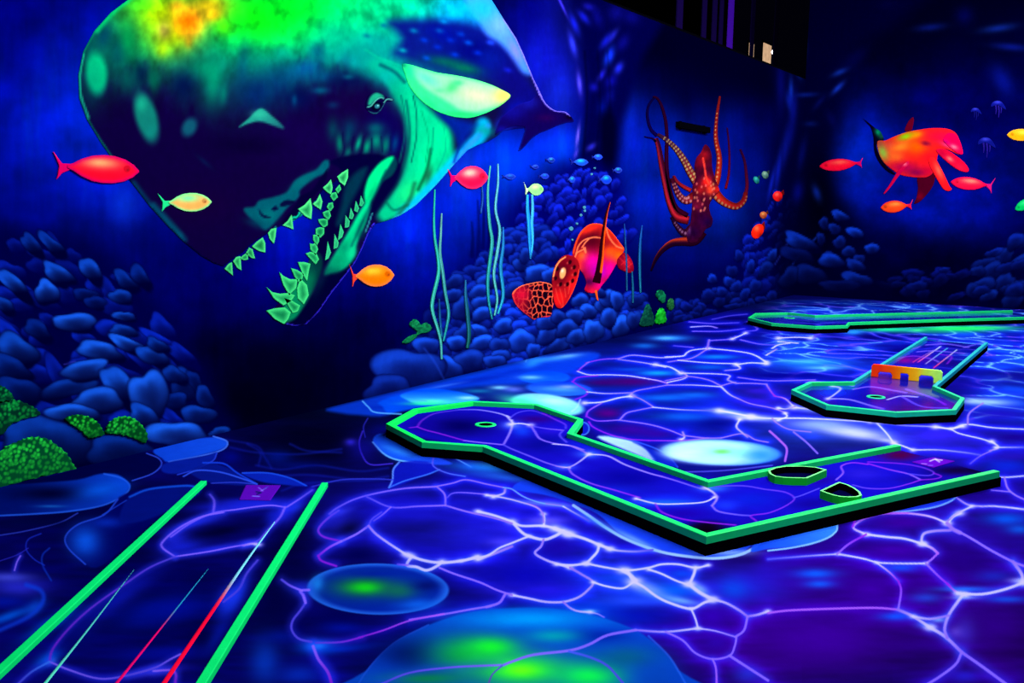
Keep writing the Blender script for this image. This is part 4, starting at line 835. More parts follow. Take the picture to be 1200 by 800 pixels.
for u, w, m, lab in ((794, 7, PUR2, 'dim violet strip hanging above the mural wall, leftmost of the strips'), (823, 5, PUR2, 'faint violet strip, second from the left in the row above the wall'),
        (835, 5, PUR2, 'dim violet strip just left of the thin one beside the brightest strip'), (843, 4, PUR2, 'thin dim strip hanging just left of the brightest strip'),
        (854, 6, PUR, 'brightest violet strip hanging above the octopus wall'), (880, 4, PUR2, 'thin dim strip hanging in front of the narrow pale window slit'), (908, 5, PUR2, 'violet strip hanging right of the pale lit window, last of the row')):
    strip(u, w, m, lab)
warm = bpy.data.materials.new('lit_window'); warm.use_nodes = True
b_ = warm.node_tree.nodes['Principled BSDF']; b_.inputs['Base Color'].default_value = (.5, .35, .2, 1); b_.inputs['Emission Color'].default_value = (1, .62, .36, 1); b_.inputs['Emission Strength'].default_value = .62
nzw = warm.node_tree.nodes.new('ShaderNodeTexNoise'); nzw.inputs['Scale'].default_value = 5; rmp = warm.node_tree.nodes.new('ShaderNodeMapRange'); rmp.inputs['To Min'].default_value = .3; rmp.inputs['To Max'].default_value = .9
warm.node_tree.links.new(nzw.outputs['Fac'], rmp.inputs['Value']); warm.node_tree.links.new(rmp.outputs[0], b_.inputs['Emission Strength'])
far = dict(o=CORNER - DB * 2.6, e1=DL, e2=UZ, n=DB)
def lit(u0, u1, v0, v1, lab, name='lit_window'):
    a = on_plane(u0, v0, far); b = on_plane(u1, v1, far)
    s0, s1 = sorted(((a - CORNER) @ DL, (b - CORNER) @ DL)); z1, z0 = a[2], b[2]
    base = CORNER + DL * s0 - DB * 2.6 + UZ * z0
    r = empty(name, base, lab, 'window', None)
    g = slab('pane', base, DL * (s1 - s0), DB * .02, UZ * (z1 - z0), warm, None); adopt(g, r)
    fr = slab('frame', base - DL * .03 - UZ * .6 - DB * .03, DL * (s1 - s0 + .06), DB * .025, UZ * (z1 - z0 + .66), BLK, None); adopt(fr, r)
lit(894.5, 902, 50, 80, 'small pale lit window seen above the mural wall near the corner')
lit(878, 882, 50, 72, 'narrow dim slit of lit window left of the pale window')
# small round lamp
q = on_plane(906.5, 61, far)
bm = bmesh.new(); bmesh.ops.create_uvsphere(bm, u_segments=16, v_segments=10, radius=.055); me = bpy.data.meshes.new('bulb'); bm.to_mesh(me); bm.free()
lampm = bpy.data.materials.new('lamp_glow'); lampm.use_nodes = True; lb = lampm.node_tree.nodes['Principled BSDF']; lb.inputs['Emission Color'].default_value = (1, .9, 1, 1); lb.inputs['Emission Strength'].default_value = 4
me.materials.append(lampm); bo = bpy.data.objects.new('bulb', me); C.objects.link(bo); bo.location = tuple(q)
r = empty('pendant_lamp', q, 'tiny bright round lamp beside the violet strip and pale window', 'lamp'); adopt(bo, r)
cd = slab('cord', q - DL * .006 + UZ * .05, DL * .012, DB * .012, UZ * (CEIL - q[2] - .05), BLK, None); adopt(cd, r)

# dark bar fixed on the wall above the octopus
a = on_plane(795, 146, PL, .04); b = on_plane(831, 153, PL, .04)
s0, s1 = sorted(((a - CORNER) @ DL, (b - CORNER) @ DL)); zc = (on_plane(813, 149.5, PL, .04))[2]
base = CORNER + DL * s0 + UZ * (zc - .04)
r = empty('wall_bar', base, 'small black bar fixed to the blue wall above the octopus', 'wall fixture')
g = slab('housing', base + DB * .001, DL * (s1 - s0), DB * .06, UZ * .085, BLK, None)
adopt(g, r)
for s in (.12, .88):
    adopt(slab('bracket', base + DL * (s1 - s0) * s + DB * .0 - UZ * .015, DL * .03, DB * .03, UZ * .115, BLK, None), r)

# ------------------------------------------------------------------ sperm whale painted on the long wall
CW = PX("262,312 270,305 283,297 296,285 308,277 324,267 344,259 358,250 368,236 379,222 392,213 400,205 400,212 396,226 390,242 384,256 376,270 372,282 366,298 360,310 352,322 345,334 336,346 326,356 318,366 320,374 332,380 346,382 359,380 373,366 388,344 403,325 416,308 425,290 432,273 440,262 452,259 470,252 487,241 512,216 532,193 548,176 560,170 572,166 582,160 590,153 604,151 616,150 626,146 640,134 635,112 625,92 615,67 605,45 590,22 575,-2 555,-40 500,-90 400,-120 280,-110 200,-70 165,-25 150,0 130,15 111,36 98,60 92,88 93,115 102,140 119,168 136,192 156,216 175,241 195,263 215,283 236,300 250,308")

def whale_paint(p):
    B, S, PO = p.blob, p.stroke, p.poly
    U, V = p.U, p.V
    PO(CW, (8, 0, 46), 1, 1.6, False)
    # green glowing back
    B(330, 30, 240, 90, (0, 150, 110), .95); B(480, 60, 110, 60, (0, 140, 140), .85); B(300, 0, 260, 60, (0, 205, 70), .95); B(400, 40, 70, 40, (0, 190, 110), .8); B(160, 50, 60, 50, (0, 140, 70), .9)
    B(300, 20, 60, 40, (10, 225, 10), .95); B(340, 5, 60, 40, (0, 230, 30), .8); B(190, 15, 50, 32, (120, 225, 10), .95); B(200, 40, 34, 30, (170, 220, 0), .9); B(185, 12, 22, 20, (215, 235, 0), .8); B(170, 5, 26, 14, (60, 225, 20), .6)
    B(245, 5, 34, 20, (200, 170, 10), .9); B(222, 26, 24, 24, (255, 140, 10), 1.0); B(218, 26, 15, 14, (255, 105, 0), .95); B(207, 8, 12, 12, (240, 170, 20), .8); B(250, 18, 16, 12, (220, 150, 10), .8); B(192, 36, 10, 14, (190, 170, 70), .8); B(262, 32, 14, 12, (70, 220, 10), .8); B(221, 47, 6, 12, (200, 150, 20), .7); B(190, 58, 10, 12, (170, 200, 0), .6)
    B(470, 10, 60, 26, (0, 185, 120), .8); B(540, 20, 50, 40, (0, 150, 210), .9); B(570, 30, 26, 30, (10, 140, 240), .9); B(500, 40, 30, 16, (0, 170, 140), .7)
    # the dark lower head
    m = fbm(U / 9.0, V / 26.0, 3); m2 = fbm(U / 30.0, V / 18.0, 8)
    yl = 92 + 20 * np.sin(U / 34.0) + 26 * (m2 - .5) - np.where(U > 330, (U - 330) * .30, 0)
    w = sstep((V - yl + (m - .5) * 60) / 62.0)
    inb = (U < 500)
    i = np.nonzero(inb & (w > .01))[0]
    ins = inside(np.array(CW, float), U[i], V[i]); i = i[ins]
    right = np.clip((500 - U[i]) / 40, 0, 1)
    p.mix(i, w[i] * right, (10, 0, 50))
    # mottled skin
    ii = np.nonzero(inside(np.array(CW, float), U, V) & (V < 150))[0]
    mo = (fbm(U[ii] / 13.0, V[ii] / 15.0, 44) - .5) * 1.0 + (fbm(U[ii] / 5.0, V[ii] / 9.0, 45) - .5) * .4
    p.C[ii] *= (1 + mo * np.clip((170 - V[ii]) / 120, .2, .75))[:, None]
    for x, y, rx, ry, c, a, r in ((122, 42, 13, 22, (0, 60, 90), .8, 20), (140, 60, 18, 26, (0, 50, 80), .7, 0), (105, 60, 6, 20, (0, 90, 90), .6, 5), (150, 45, 12, 26, (0, 150, 70), .7, 0), (165, 85, 12, 20, (0, 10, 60), .7, 0), (180, 95, 8, 16, (0, 100, 70), .7, 0), (150, 95, 14, 18, (0, 90, 80), .6, 0),
        (250, 95, 14, 34, (0, 140, 100), .85, 4), (240, 80, 30, 16, (0, 150, 100), .6, 0), (215, 100, 18, 22, (0, 8, 60), .8, 0), (262, 110, 6, 16, (0, 130, 100), .6, 6), (285, 75, 10, 34, (0, 50, 90), .6, 6), (300, 70, 20, 20, (0, 130, 100), .5, 0), (330, 95, 40, 30, (0, 50, 95), .75, -20), (300, 110, 26, 24, (0, 30, 90), .7, 20), (330, 62, 14, 10, (0, 150, 130), .5, 0),
        (372, 60, 14, 14, (0, 40, 90), .7, 0), (360, 80, 24, 12, (0, 80, 150), .6, -10), (378, 90, 24, 10, (0, 90, 130), .6, 0), (350, 115, 22, 16, (0, 6, 60), .8, 0), (440, 50, 50, 22, (0, 130, 130), .7, 0), (425, 70, 50, 14, (0, 130, 150), .7, 6), (430, 88, 30, 8, (0, 150, 120), .6, 10), (390, 40, 26, 22, (0, 130, 110), .5, 0), (410, 95, 40, 18, (0, 4, 60), .8, 0),
        (376, 106, 12, 5, (0, 80, 110), .9, 0), (391, 123, 8, 5, (0, 60, 100), .8, 0), (408, 90, 8, 4, (0, 110, 120), .6, 0), (345, 117, 4, 8, (0, 70, 110), .7, 0), (415, 120, 40, 30, (12, 0, 48), .8, 0), (450, 145, 24, 26, (6, 0, 70), .9, 0)):
        B(x, y, rx, ry, c, a, r)
    # lighter oval scars
    p.ell(113, 86, 12, 24, (0, 205, 125), .9, -4, 9); B(108, 95, 20, 40, (0, 120, 100), .35); p.ell(171.5, 137, 12.5, 29, (10, 125, 105), .9, -16, 8); B(166, 122, 8, 12, (20, 170, 130), .7); B(176, 155, 8, 12, (10, 130, 120), .5)
    p.ell(222, 149, 8, 11, (10, 90, 105), .85, 28, 8); PO(PX("280,149 292,138 305,127 316,134 330,146 332,151 318,146 304,142 290,145"), (26, 150, 125), .95, 1.6); B(304, 134, 12, 6, (40, 180, 140), .7); B(240, 190, 14, 3, (0, 30, 70), .5, 40)
    B(300, 205, 60, 30, (10, 0, 46), .8); B(230, 240, 60, 30, (16, 0, 46), .8); B(350, 165, 50, 30, (14, 0, 60), .8); B(290, 170, 60, 14, (4, 0, 34), .7)
    # teal rim along the nose
    S(PX("150,0 130,15 111,36 98,60 92,88 93,115 102,140 119,168 136,192"), 3, (0, 170, 120), .8, 5, 2); S(PX("160,-8 133,14 114,36"), 5, (0, 220, 110), .7, 7)
    S(PX("98,64 94,88 95,112 104,138"), 2.4, (20, 190, 140), .7, 2); S(PX("156,216 175,241 195,262 215,281"), 8, (0, 66, 95), .8, 8); S(PX("180,240 200,262 212,276"), 6, (0, 80, 100), .7, 7)
    # shoulder above the fin, blue and knobbly
    PO(PX("455,25 500,22 545,25 580,40 602,66 620,95 632,112 640,134 620,144 600,150 585,155 590,130 600,112 592,104 560,90 520,84 480,72 460,64 470,45"), (4, 4, 100), .92, 9)
    B(560, 60, 40, 26, (0, 0, 90), .8); B(520, 40, 30, 14, (0, 6, 120), .8, 10); B(600, 100, 24, 30, (6, 4, 90), .8); B(520, 72, 30, 8, (0, 90, 60), .7, 8); B(545, 80, 26, 8, (0, 100, 60), .8, 10); B(575, 70, 20, 16, (2, 20, 130), .6); B(608, 130, 16, 14, (4, 10, 150), .7)
    for x, y, c in ((472, 59, (0, 140, 150)), (500, 68, (0, 60, 170)), (497, 47, (0, 40, 170)), (513, 55, (0, 30, 160)), (533, 64, (0, 40, 170)), (549, 50, (0, 60, 180)), (528, 47, (0, 30, 160)), (560, 62, (0, 30, 170)), (540, 40, (0, 40, 160)), (515, 36, (0, 60, 150)), (575, 50, (20, 60, 220)), (485, 36, (0, 100, 150)), (450, 30, (0, 90, 120)), (430, 42, (0, 90, 110)), (520, 25, (0, 110, 180)), (595, 82, (10, 20, 170))):
        B(x, y, 6, 3.6, c, .85, 15)
    PO(PX("556,-20 575,-2 590,22 604,44 615,67 622,86 612,84 600,66 585,50 570,40 560,22 545,0"), (60, 130, 250), .9, 5); B(585, 28, 14, 20, (100, 150, 255), .8, -30); B(566, 10, 20, 18, (10, 160, 250), .8); B(604, 60, 7, 18, (110, 110, 250), .8, -28); S(PX("590,22 605,45 616,70 626,94 636,116 645,128"), 2.2, (130, 110, 255), .85, 1.6); B(540, 10, 22, 14, (0, 170, 200), .6)
    # throat folds
    PO(PX("440,68 462,76 476,88 486,108 500,124 514,138 524,152 530,170 532,193 512,216 487,241 468,253 450,260 442,250 452,236 466,216 474,196 478,170 474,140 462,112 448,90 436,78"), (0, 190, 122), .93, 6)
    B(440, 76, 30, 16, (0, 150, 115), .8, 30); B(470, 95, 14, 22, (0, 170, 120), .7, -20); B(425, 62, 40, 14, (0, 120, 110), .6, 10)
    B(455, 90, 20, 14, (0, 140, 140), .7, 40); B(465, 110, 12, 24, (0, 130, 100), .6, -14); B(500, 190, 12, 34, (0, 225, 135), .8, 14); B(520, 160, 14, 22, (0, 220, 130), .7, 10); B(480, 225, 20, 14, (20, 220, 110), .7, -40)
    S(PX("474,250 492,236 514,212 534,190 548,174 562,160 566,146"), 16, (0, 170, 215), .85, 9); S(PX("530,195 545,176 560,160 572,148"), 6, (40, 120, 250), .7, 5); S(PX("462,256 486,241 512,216 532,193"), 3, (40, 190, 230), .8, 2)
    PO(PX("512,132 530,137 552,143 560,147 548,162 540,172 534,158 524,144"), (0, 24, 130), .85, 6); S(PX("520,136 534,152 538,170 532,190"), 6, (0, 20, 110), .85, 5, 2); B(568, 153, 14, 9, (0, 130, 120), .9, 10); B(590, 146, 10, 9, (20, 50, 230), .6)
    for t, w, c in (("476,118 479,138 480,160 474,190 464,214 454,232", 3, (0, 70, 70)), ("484,112 488,132 488,160 482,190", 1.6, (0, 60, 60)), ("470,112 474,132 474,160 468,190", 2, (0, 90, 80)), ("505,175 500,200 490,222", 4, (0, 70, 40)), ("508,150 506,180", 2, (0, 120, 90)), ("494,130 502,160 498,190", 1.6, (0, 140, 90)), ("520,150 522,176 512,200", 1.6, (0, 150, 110)), ("452,236 462,246 478,240", 3, (0, 90, 70)), ("486,215 480,234 468,250", 5, (10, 90, 60))):
        S(PX(t), w, c, .75, w)
    B(502, 205, 5, 14, (20, 60, 40), .7, 18)
    PO(PX("452,196 462,184 470,196 466,214 452,234 440,252 428,262 432,244 444,220"), (2, 0, 44), .95, 4)
    S(PX("428,58 445,68 462,74 476,80"), 2, (0, 190, 130), .4, 4); S(PX("446,76 462,84 474,96"), 4, (0, 30, 60), .6, 5); B(505, 88, 34, 5, (0, 60, 60), .0)
    # dark hollow round the eye and cheek streaks
    B(452, 150, 20, 22, (6, 0, 60), .8); B(462, 168, 12, 14, (0, 0, 90), .7)
    for x, y, rx, ry, r, c, a in ((398, 168, 5, 14, -4, (0, 110, 85), .9), (408, 160, 5, 14, 8, (0, 70, 80), .7), (420, 168, 4, 12, 16, (0, 150, 110), .9), (430, 172, 5, 12, 12, (0, 140, 100), .9), (441, 165, 8, 14, 0, (0, 120, 95), .9), (452, 170, 6, 14, 10, (0, 110, 90), .85), (463, 168, 4, 12, 10, (0, 60, 100), .7), (390, 152, 8, 16, 0, (0, 60, 70), .7), (410, 150, 12, 14, 0, (0, 50, 80), .6), (440, 150, 12, 8, 0, (0, 90, 90), .7), (408, 178, 5, 8, 20, (0, 110, 90), .7)):
        B(x, y, rx, ry, c, a, r)
    for t in ("401,156 403,176 400,184", "414,160 412,176", "426,160 424,178 420,182", "436,162 436,178", "447,160 448,178", "458,160 458,176"):
        S(PX(t), 1.6, (4, 0, 50), .8, 1.6)
    # lips
    PO(PX("298,242 304,235 320,231 336,225 345,212 356,205 370,199 380,188 386,190 382,202 368,209 352,222 350,231 338,242 326,256 312,269 302,262 290,252 286,244"), (0, 84, 96), .95, 2.2); B(315, 252, 12, 10, (0, 104, 104), .7); B(355, 212, 20, 6, (0, 100, 100), .6, -35)
    PO(PX("303,244 307,250 313,253 318,254 312,256 305,252"), (4, 0, 44), .9, 1); PO(PX("318,245 323,241 326,245 321,247"), (4, 0, 44), .9, 1); PO(PX("328,239 336,234 346,236 340,240 330,242"), (4, 0, 44), .9, 1)
    PO(PX("330,262 346,240 352,230 366,222 378,205 384,198 380,216 366,232 356,247 344,258"), (3, 0, 40), .95, 1.5); B(300, 262, 16, 6, (0, 60, 80), .6, 20); B(285, 272, 12, 8, (8, 0, 50), .7)
    S(PX("352,248 348,254 342,256 334,264 328,268 322,267"), 2, (0, 200, 150), .95, 1); S(PX("357,246 350,257 344,259"), 1.6, (0, 190, 150), .9, 1)
    # inside of the mouth
    PO(PX("386,190 400,184 430,180 452,184 440,200 430,222 424,238 412,258 400,276 388,298 376,318 366,334 356,330 364,310 372,286 384,258 396,226 402,206 396,196"), (2, 0, 42), .98, 2); PO(PX("405,218 416,203 430,196 424,214 412,236 400,262 394,262 400,240"), (0, 44, 62), .9, 4)
    PO(PX("458,183 464,186 465,195 459,206 448,214 436,236 430,240 428,226 432,208 444,192"), (0, 50, 60), .98, 1.6, True); PO(PX("456,184 461,185 455,196 448,208 442,222 433,238 429,240 427,226 432,208 444,192"), (0, 215, 120), .98, 2.2)
    PO(PX("430,236 434,240 428,262 418,286 416,298 408,312 398,318 386,322 380,320 388,304 398,288 410,268 420,250"), (0, 205, 125), .98, 2.5, True, (420, 260, 395, 320, (0, 150, 100))); B(425, 275, 8, 8, (0, 40, 60), .6); B(392, 318, 12, 8, (0, 90, 70), .7); B(412, 296, 8, 12, (10, 220, 140), .6)
    B(404, 290, 7, 10, (0, 110, 80), .6, 30); B(424, 262, 4, 16, (0, 80, 70), .7, 24); B(396, 305, 10, 6, (0, 120, 80), .5, -30); B(436, 226, 4, 14, (0, 120, 80), .5, 25); S(PX("452,200 444,218 436,236 424,262 412,288"), 3, (0, 40, 60), .5, 4)
    S(PX("436,250 432,262 428,272"), 1.6, (40, 150, 150), .8, 1); PO(PX("384,322 400,318 414,306 424,290 430,274 434,280 426,294 415,310 402,327 387,346 372,368 358,381 345,382 340,372 356,356 370,340"), (0, 0, 40), .95, 3)
    PO(PX("330,376 336,350 350,330 362,304 372,296 378,306 374,326 364,346 354,362 344,374"), (0, 130, 80), .95, 2.5, True, (345, 340, 375, 330, (0, 50, 50))); B(362, 330, 8, 16, (0, 120, 75), .6, 20); B(376, 330, 6, 22, (0, 20, 50), .7, 24)
    S(PX("336,380 348,382 359,380 373,366 388,344 403,325 416,308 425,290 432,273 438,262"), 1.6, (66, 50, 250), .9, 1.4)

whale = empty('sperm_whale', on_plane(330, 300, PL, 0), 'huge green and black toothed sperm whale painted on the blue wall', 'whale')
patch('body', CW, PL, .004, whale_paint, MURAL, 1.8, whale, False, wall_base)

def tooth(pts, c1, c2, ax):
    P_ = [tuple(q) for q in pts]
    def f(p):
        p.C[:] = np.array(c1) / 255.
        x = [q[0] for q in P_]; y = [q[1] for q in P_]
        cx, cy = sum(x) / len(x), sum(y) / len(y)
        p.poly(P_, c1, 1, 1, False, None, (*c2, .95, max(1.3, .16 * max(max(x) - min(x), max(y) - min(y)))))
    o = patch('tooth', P_, PL, .007, f, MURAL, .9, whale, False, None, .003)
    return o
TU = ("263,315 268,309 272,307 273,323", "273,306 277,301 282,300 283,317 278,314", "281,303 285,299 290,296 291,304 286,305", "288,297 292,290 296,292 299,303 294,302", "295,289 301,283 308,278 311,285 311,296 303,294", "314,273 318,268 324,267 323,277 321,286 316,280", "331,264 337,259 342,251 343,260 344,269 337,266", "349,245 357,240 364,232 366,244 365,257 357,253", "366,239 371,235 375,227 378,236 376,246 370,242", "378,220 383,216 388,210 390,220 388,228 383,225", "395,207 401,202 408,198 408,208 404,218 398,213")
TL = ("398,216 400,222 396,227 393,222", "394,225 396,231 391,236 387,230 389,226", "390,237 391,243 387,248 383,243 385,238", "386,246 388,253 385,258 380,254 378,249 382,247", "384,257 384,264 379,267 374,261 373,257 379,256", "380,267 380,274 375,279 370,274 370,268 375,266", "374,275 374,283 371,288 367,281 367,275", "370,284 373,292 370,299 364,293 363,285 367,286", "358,297 364,295 371,297 374,304 370,310 364,304", "349,307 357,307 364,309 362,318 360,330 355,322", "341,314 348,316 356,321 354,328 350,331 345,324", "327,318 332,323 340,327 349,327 347,338 339,346 332,334", "312,336 319,342 328,344 338,343 346,346 342,352 332,358 321,350", "333,349 342,352 352,358 349,365 343,367 338,359", "312,364 322,361 334,360 341,366 338,374 333,380 322,374", "352,326 360,334 362,346 356,357 349,350 348,338")
TR = ("423,229 427,238 424,242 421,241", "417,235 421,244 419,249 415,247", "411,243 415,252 413,257 409,256", "405,252 410,259 409,266 404,267", "399,262 403,272 401,278 396,282", "392,274 397,284 396,290 391,292", "384,282 388,296 385,303 381,305 383,292")
for t in TU: tooth(PX(t), (8, 105, 55), (95, 250, 140), 0)
for t in TL: tooth(PX(t), (4, 105, 60), (75, 240, 130), 0)
for t in TR: tooth(PX(t), (6, 95, 65), (60, 220, 135), 0)

FIN = T(400, 60, 4, "285,62 320,62 380,80 450,100 530,112 600,126 660,142 710,160 755,182 785,198 793,210 782,226 750,252 700,280 650,300 600,312 545,310 500,300 455,284 415,262 380,236 345,200 318,160 300,110")
def fin_paint(p):
    p.poly(FIN, (40, 240, 120), 1, 1.5, True); p.poly(T(400, 60, 4, "320,70 380,85 450,105 540,118 640,142 720,165 770,192 786,210 740,245 680,272 620,285 560,275 520,250 480,225 420,190 370,150"), (130, 255, 150), .95, 4)
    p.blob(560, 112, 34, 14, (190, 255, 150), .9, 12); p.blob(590, 112, 14, 12, (225, 250, 80), .9); p.blob(530, 102, 12, 8, (50, 210, 100), .9, -35); p.blob(537, 97, 8, 4, (40, 200, 110), .7); p.blob(515, 106, 8, 4, (70, 220, 120), .7)
    p.blob(480, 82, 10, 12, (10, 190, 120), .8); p.blob(500, 92, 20, 8, (60, 245, 160), .7, 30); p.blob(540, 134, 30, 4, (20, 220, 90), .8, 4); p.blob(505, 122, 16, 4, (20, 215, 110), .8, 40); p.blob(472, 76, 6, 5, (0, 110, 90), .9)
patch('pectoral_fin', FIN, PL, .007, lambda p: (p.fill((40, 230, 110)), fin_paint(p)), MURAL, 1.6, whale, True, None, .003)['label'] = 'bright yellow-green fin'
TAIL = T(400, 60, 4, "720,392 745,375 775,362 810,352 848,352 862,362 858,385 846,420 832,468 858,448 890,412 930,384 975,366 1020,346 1060,334 1090,330 1078,308 1050,284 1010,280 985,268 962,248 944,222 925,196 890,230 830,250 760,300 735,340")
def tail_paint(p):
    whale_paint(p)
    p.poly(TAIL, (8, 0, 62), .98, 1.6); p.blob(600, 130, 20, 14, (10, 8, 130), .7); p.blob(620, 120, 14, 10, (14, 20, 170), .5); p.blob(640, 138, 14, 6, (30, 0, 60), .7); p.blob(668, 137, 8, 4, (4, 0, 14), .9); p.blob(588, 152, 8, 6, (10, 10, 150), .6)
    p.stroke(PX("628,98 634,112 641,123 650,129 662,131 668,135"), 2, (130, 110, 255), .95, 1.6, 1)
patch('tail_fluke', TAIL, PL, .006, tail_paint, MURAL, 1.6, whale, True, wall_base, .002)
EYE_P = T(400, 60, 4, "118,225 130,205 160,192 190,198 215,215 245,225 235,235 210,238 195,262 175,290 150,295 125,280 112,262")
def eye_paint(p):
    p.C[:] = np.array((4, 0, 44)) / 255.
    S = p.stroke; p.poly(T(400, 60, 4, "125,248 135,215 160,195 185,200 200,215 180,218 158,232 138,252"), (20, 150, 110), .95, 2); p.ell(441, 124.5, 6.5, 4.6, (0, 0, 22), .98, -30, 1.5); p.ell(442, 124.5, 3, 2.6, (30, 110, 120), .9, 0, 1.5); p.blob(443, 123.6, 1.2, 1, (150, 230, 220), .9)
    S(T(400, 60, 4, "122,262 140,256 160,232 182,218 200,222"), 1.2, (70, 180, 150), .9, 1); S(T(400, 60, 4, "200,240 215,225 240,228"), 1.3, (80, 190, 160), .8, 1); S(T(400, 60, 4, "122,282 150,290 172,288 190,268 205,242"), 1.2, (30, 100, 110), .85, 1)
patch('eye', EYE_P, PL, .006, eye_paint, MURAL, 1.0, whale, True, None, .002)

# ------------------------------------------------------------------ painted fish
def rot_pts(P, cx, cy, a):
    c, s = math.cos(math.radians(a)), math.sin(math.radians(a))
    return [(cx + (x - cx) * c - (y - cy) * s, cy + (x - cx) * s + (y - cy) * c) for x, y in P]

def fish(pl, x0, x1, yc, h, tail, colors, label, rot=0, tw=None, fat=.5, off=.012, name='fish', group=None, eye=True, cat='fish', tailh=.5):
    """x0..x1 body from tail end to snout (x0 > x1 when it faces left)"""
    top, mid, rim, tc = colors
    d = 1 if x1 > x0 else -1; L = abs(x1 - x0); cx = (x0 + x1) / 2
    prof = [(0, .10), (.08, .26), (.2, .62), (.35, .90), (.5, 1.0), (.65, .97), (.8, .78), (.92, .45), (1, .06)]
    up = [(x0 + d * L * t, yc - h / 2 * w) for t, w in prof]; dn = [(x0 + d * L * t, yc + h / 2 * w) for t, w in prof[::-1]]
    body = rot_pts(up + dn, cx, yc, rot)
    tl = tail
    tw = tw or h * .9
    tp = rot_pts([(x0 + d * L * .06, yc - h * .10), (x0 - d * tl * .35, yc - h * .10), (x0 - d * tl, yc - tw * .55 - .5), (x0 - d * tl * .75, yc - tw * .30), (x0 - d * tl * .5, yc), (x0 - d * tl * .55, yc + tw * .35),
                  (x0 - d * tl * .62, yc + tw * tailh), (x0 - d * tl * .3, yc + tw * .25), (x0 + d * L * .03, yc + h * .12)], cx, yc, rot)
    c0 = on_plane(cx, yc, pl, 0)
    r = empty(name, c0, label, cat, group)
    def fp(p):
        p.fill(mid)
        hx, hy = cx - d * L * .05, yc - h * .22
        q = rot_pts([(hx, hy)], cx, yc, rot)[0]
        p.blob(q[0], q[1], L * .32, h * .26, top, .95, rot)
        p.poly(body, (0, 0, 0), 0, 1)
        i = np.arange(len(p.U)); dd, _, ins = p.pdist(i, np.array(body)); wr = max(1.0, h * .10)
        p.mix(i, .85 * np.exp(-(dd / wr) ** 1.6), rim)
        if eye and L > 14:
            e = rot_pts([(x1 - d * L * .17, yc - h * .06)], cx, yc, rot)[0]
            p.ell(e[0], e[1], h * .13, h * .13, tuple(v * .72 for v in mid), .7, 0, 1); p.blob(e[0] + 1, e[1] + 1, h * .05, h * .05, (90, 20, 20), .6)
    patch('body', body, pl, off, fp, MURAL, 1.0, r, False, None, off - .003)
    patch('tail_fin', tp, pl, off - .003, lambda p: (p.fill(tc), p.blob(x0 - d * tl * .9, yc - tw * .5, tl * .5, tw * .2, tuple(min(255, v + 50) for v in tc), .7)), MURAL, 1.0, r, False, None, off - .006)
    return r

fish(PL, 79, 163, 198, 33, 19, ((255, 170, 105), (255, 8, 40), (200, 0, 100), (225, 0, 90)), 'large red fish with orange back in front of the whale nose', 4, 32)
fish(PL, 198, 248, 237, 22, 14, ((120, 255, 160), (250, 170, 80), (100, 250, 150), (30, 220, 130)), 'green fish with orange belly over the dark whale head', -1, 22)
fish(PL, 417, 462, 323, 26, 7, ((255, 190, 40), (255, 110, 0), (255, 120, 70), (240, 60, 40)), 'orange fish swimming below the whale jaw', -2, 26)
fish(PL, 533, 572, 208, 27, 9, ((255, 190, 160), (255, 10, 60), (250, 40, 100), (235, 0, 90)), 'pinkish red fish at the tip of the whale throat', -1, 22)
fish(PL, 619, 637, 222, 14, 5, ((210, 255, 150), (130, 240, 120), (160, 255, 140), (200, 255, 170)), 'small pale green fish above the bright blue weed', 0, 16)
fish(PB, 1005, 960, 193, 14, 8, ((255, 90, 70), (250, 10, 45), (220, 0, 60), (210, 0, 90)), 'slim red fish facing left beside the dark rock pillar', -5, 14)
fish(PB, 1157, 1114, 215, 15, 10, ((255, 140, 110), (255, 15, 60), (235, 0, 70), (215, 20, 110)), 'red fish facing left under the flippers of the red creature', 5, 20)
fish(PB, 1064, 1032, 242, 14, 7, ((255, 150, 60), (255, 70, 20), (240, 40, 30), (230, 20, 60)), 'short orange fish facing left below the red creature', -5, 13)
fish(PB, 1216, 1180, 158, 14, 7, ((255, 210, 60), (250, 160, 10), (255, 170, 40), (240, 140, 20)), 'yellow-orange fish cut off by the right edge of view', 0, 13)
fish(PB, 1216, 1188, 239, 12, 6, ((60, 240, 140), (0, 200, 90), (0, 180, 90), (0, 170, 90)), 'green fish at the right edge under the yellow one', -28, 12)
G_ = 'small blue fish near the rock pillar'
for x, y, w, h, t, m, lab in ((598, 207, 13, 7, (30, 110, 200), (14, 40, 150), 'dim blue fish, leftmost of the small school'), (627.5, 195.5, 8, 5.5, (40, 110, 220), (10, 20, 120), 'tiny dark blue fish just above the dim blue pair'),
        (646, 187.5, 9, 6.5, (50, 180, 210), (6, 30, 120), 'small dark fish with pale blue head near the tail fluke'), (638.5, 206.5, 10, 7, (20, 120, 180), (20, 40, 170), 'small blue fish just above the pale green fish'),
        (670.5, 210.5, 8, 8, (30, 190, 180), (14, 50, 170), 'small round teal fish with a separate pale tail'), (681, 190, 17, 8.5, (20, 200, 200), (16, 70, 210), 'largest teal fish of the school on the dark pillar'),
        (701, 184, 10.5, 7, (40, 160, 220), (20, 50, 190), 'small blue fish topmost of the school'), (724.5, 199.5, 9.5, 7, (30, 180, 170), (16, 30, 130), 'small teal fish at the right end of the school'), (710.5, 210.5, 13, 11, (20, 190, 220), (10, 50, 190), 'round blue-teal fish lowest on the dark pillar')):
    fish(PL, x - w / 2, x + w / 2, y, h, w * .3, (t, m, (40, 70, 200), (20, 30, 130)), lab, 2, h * .8, group=G_)

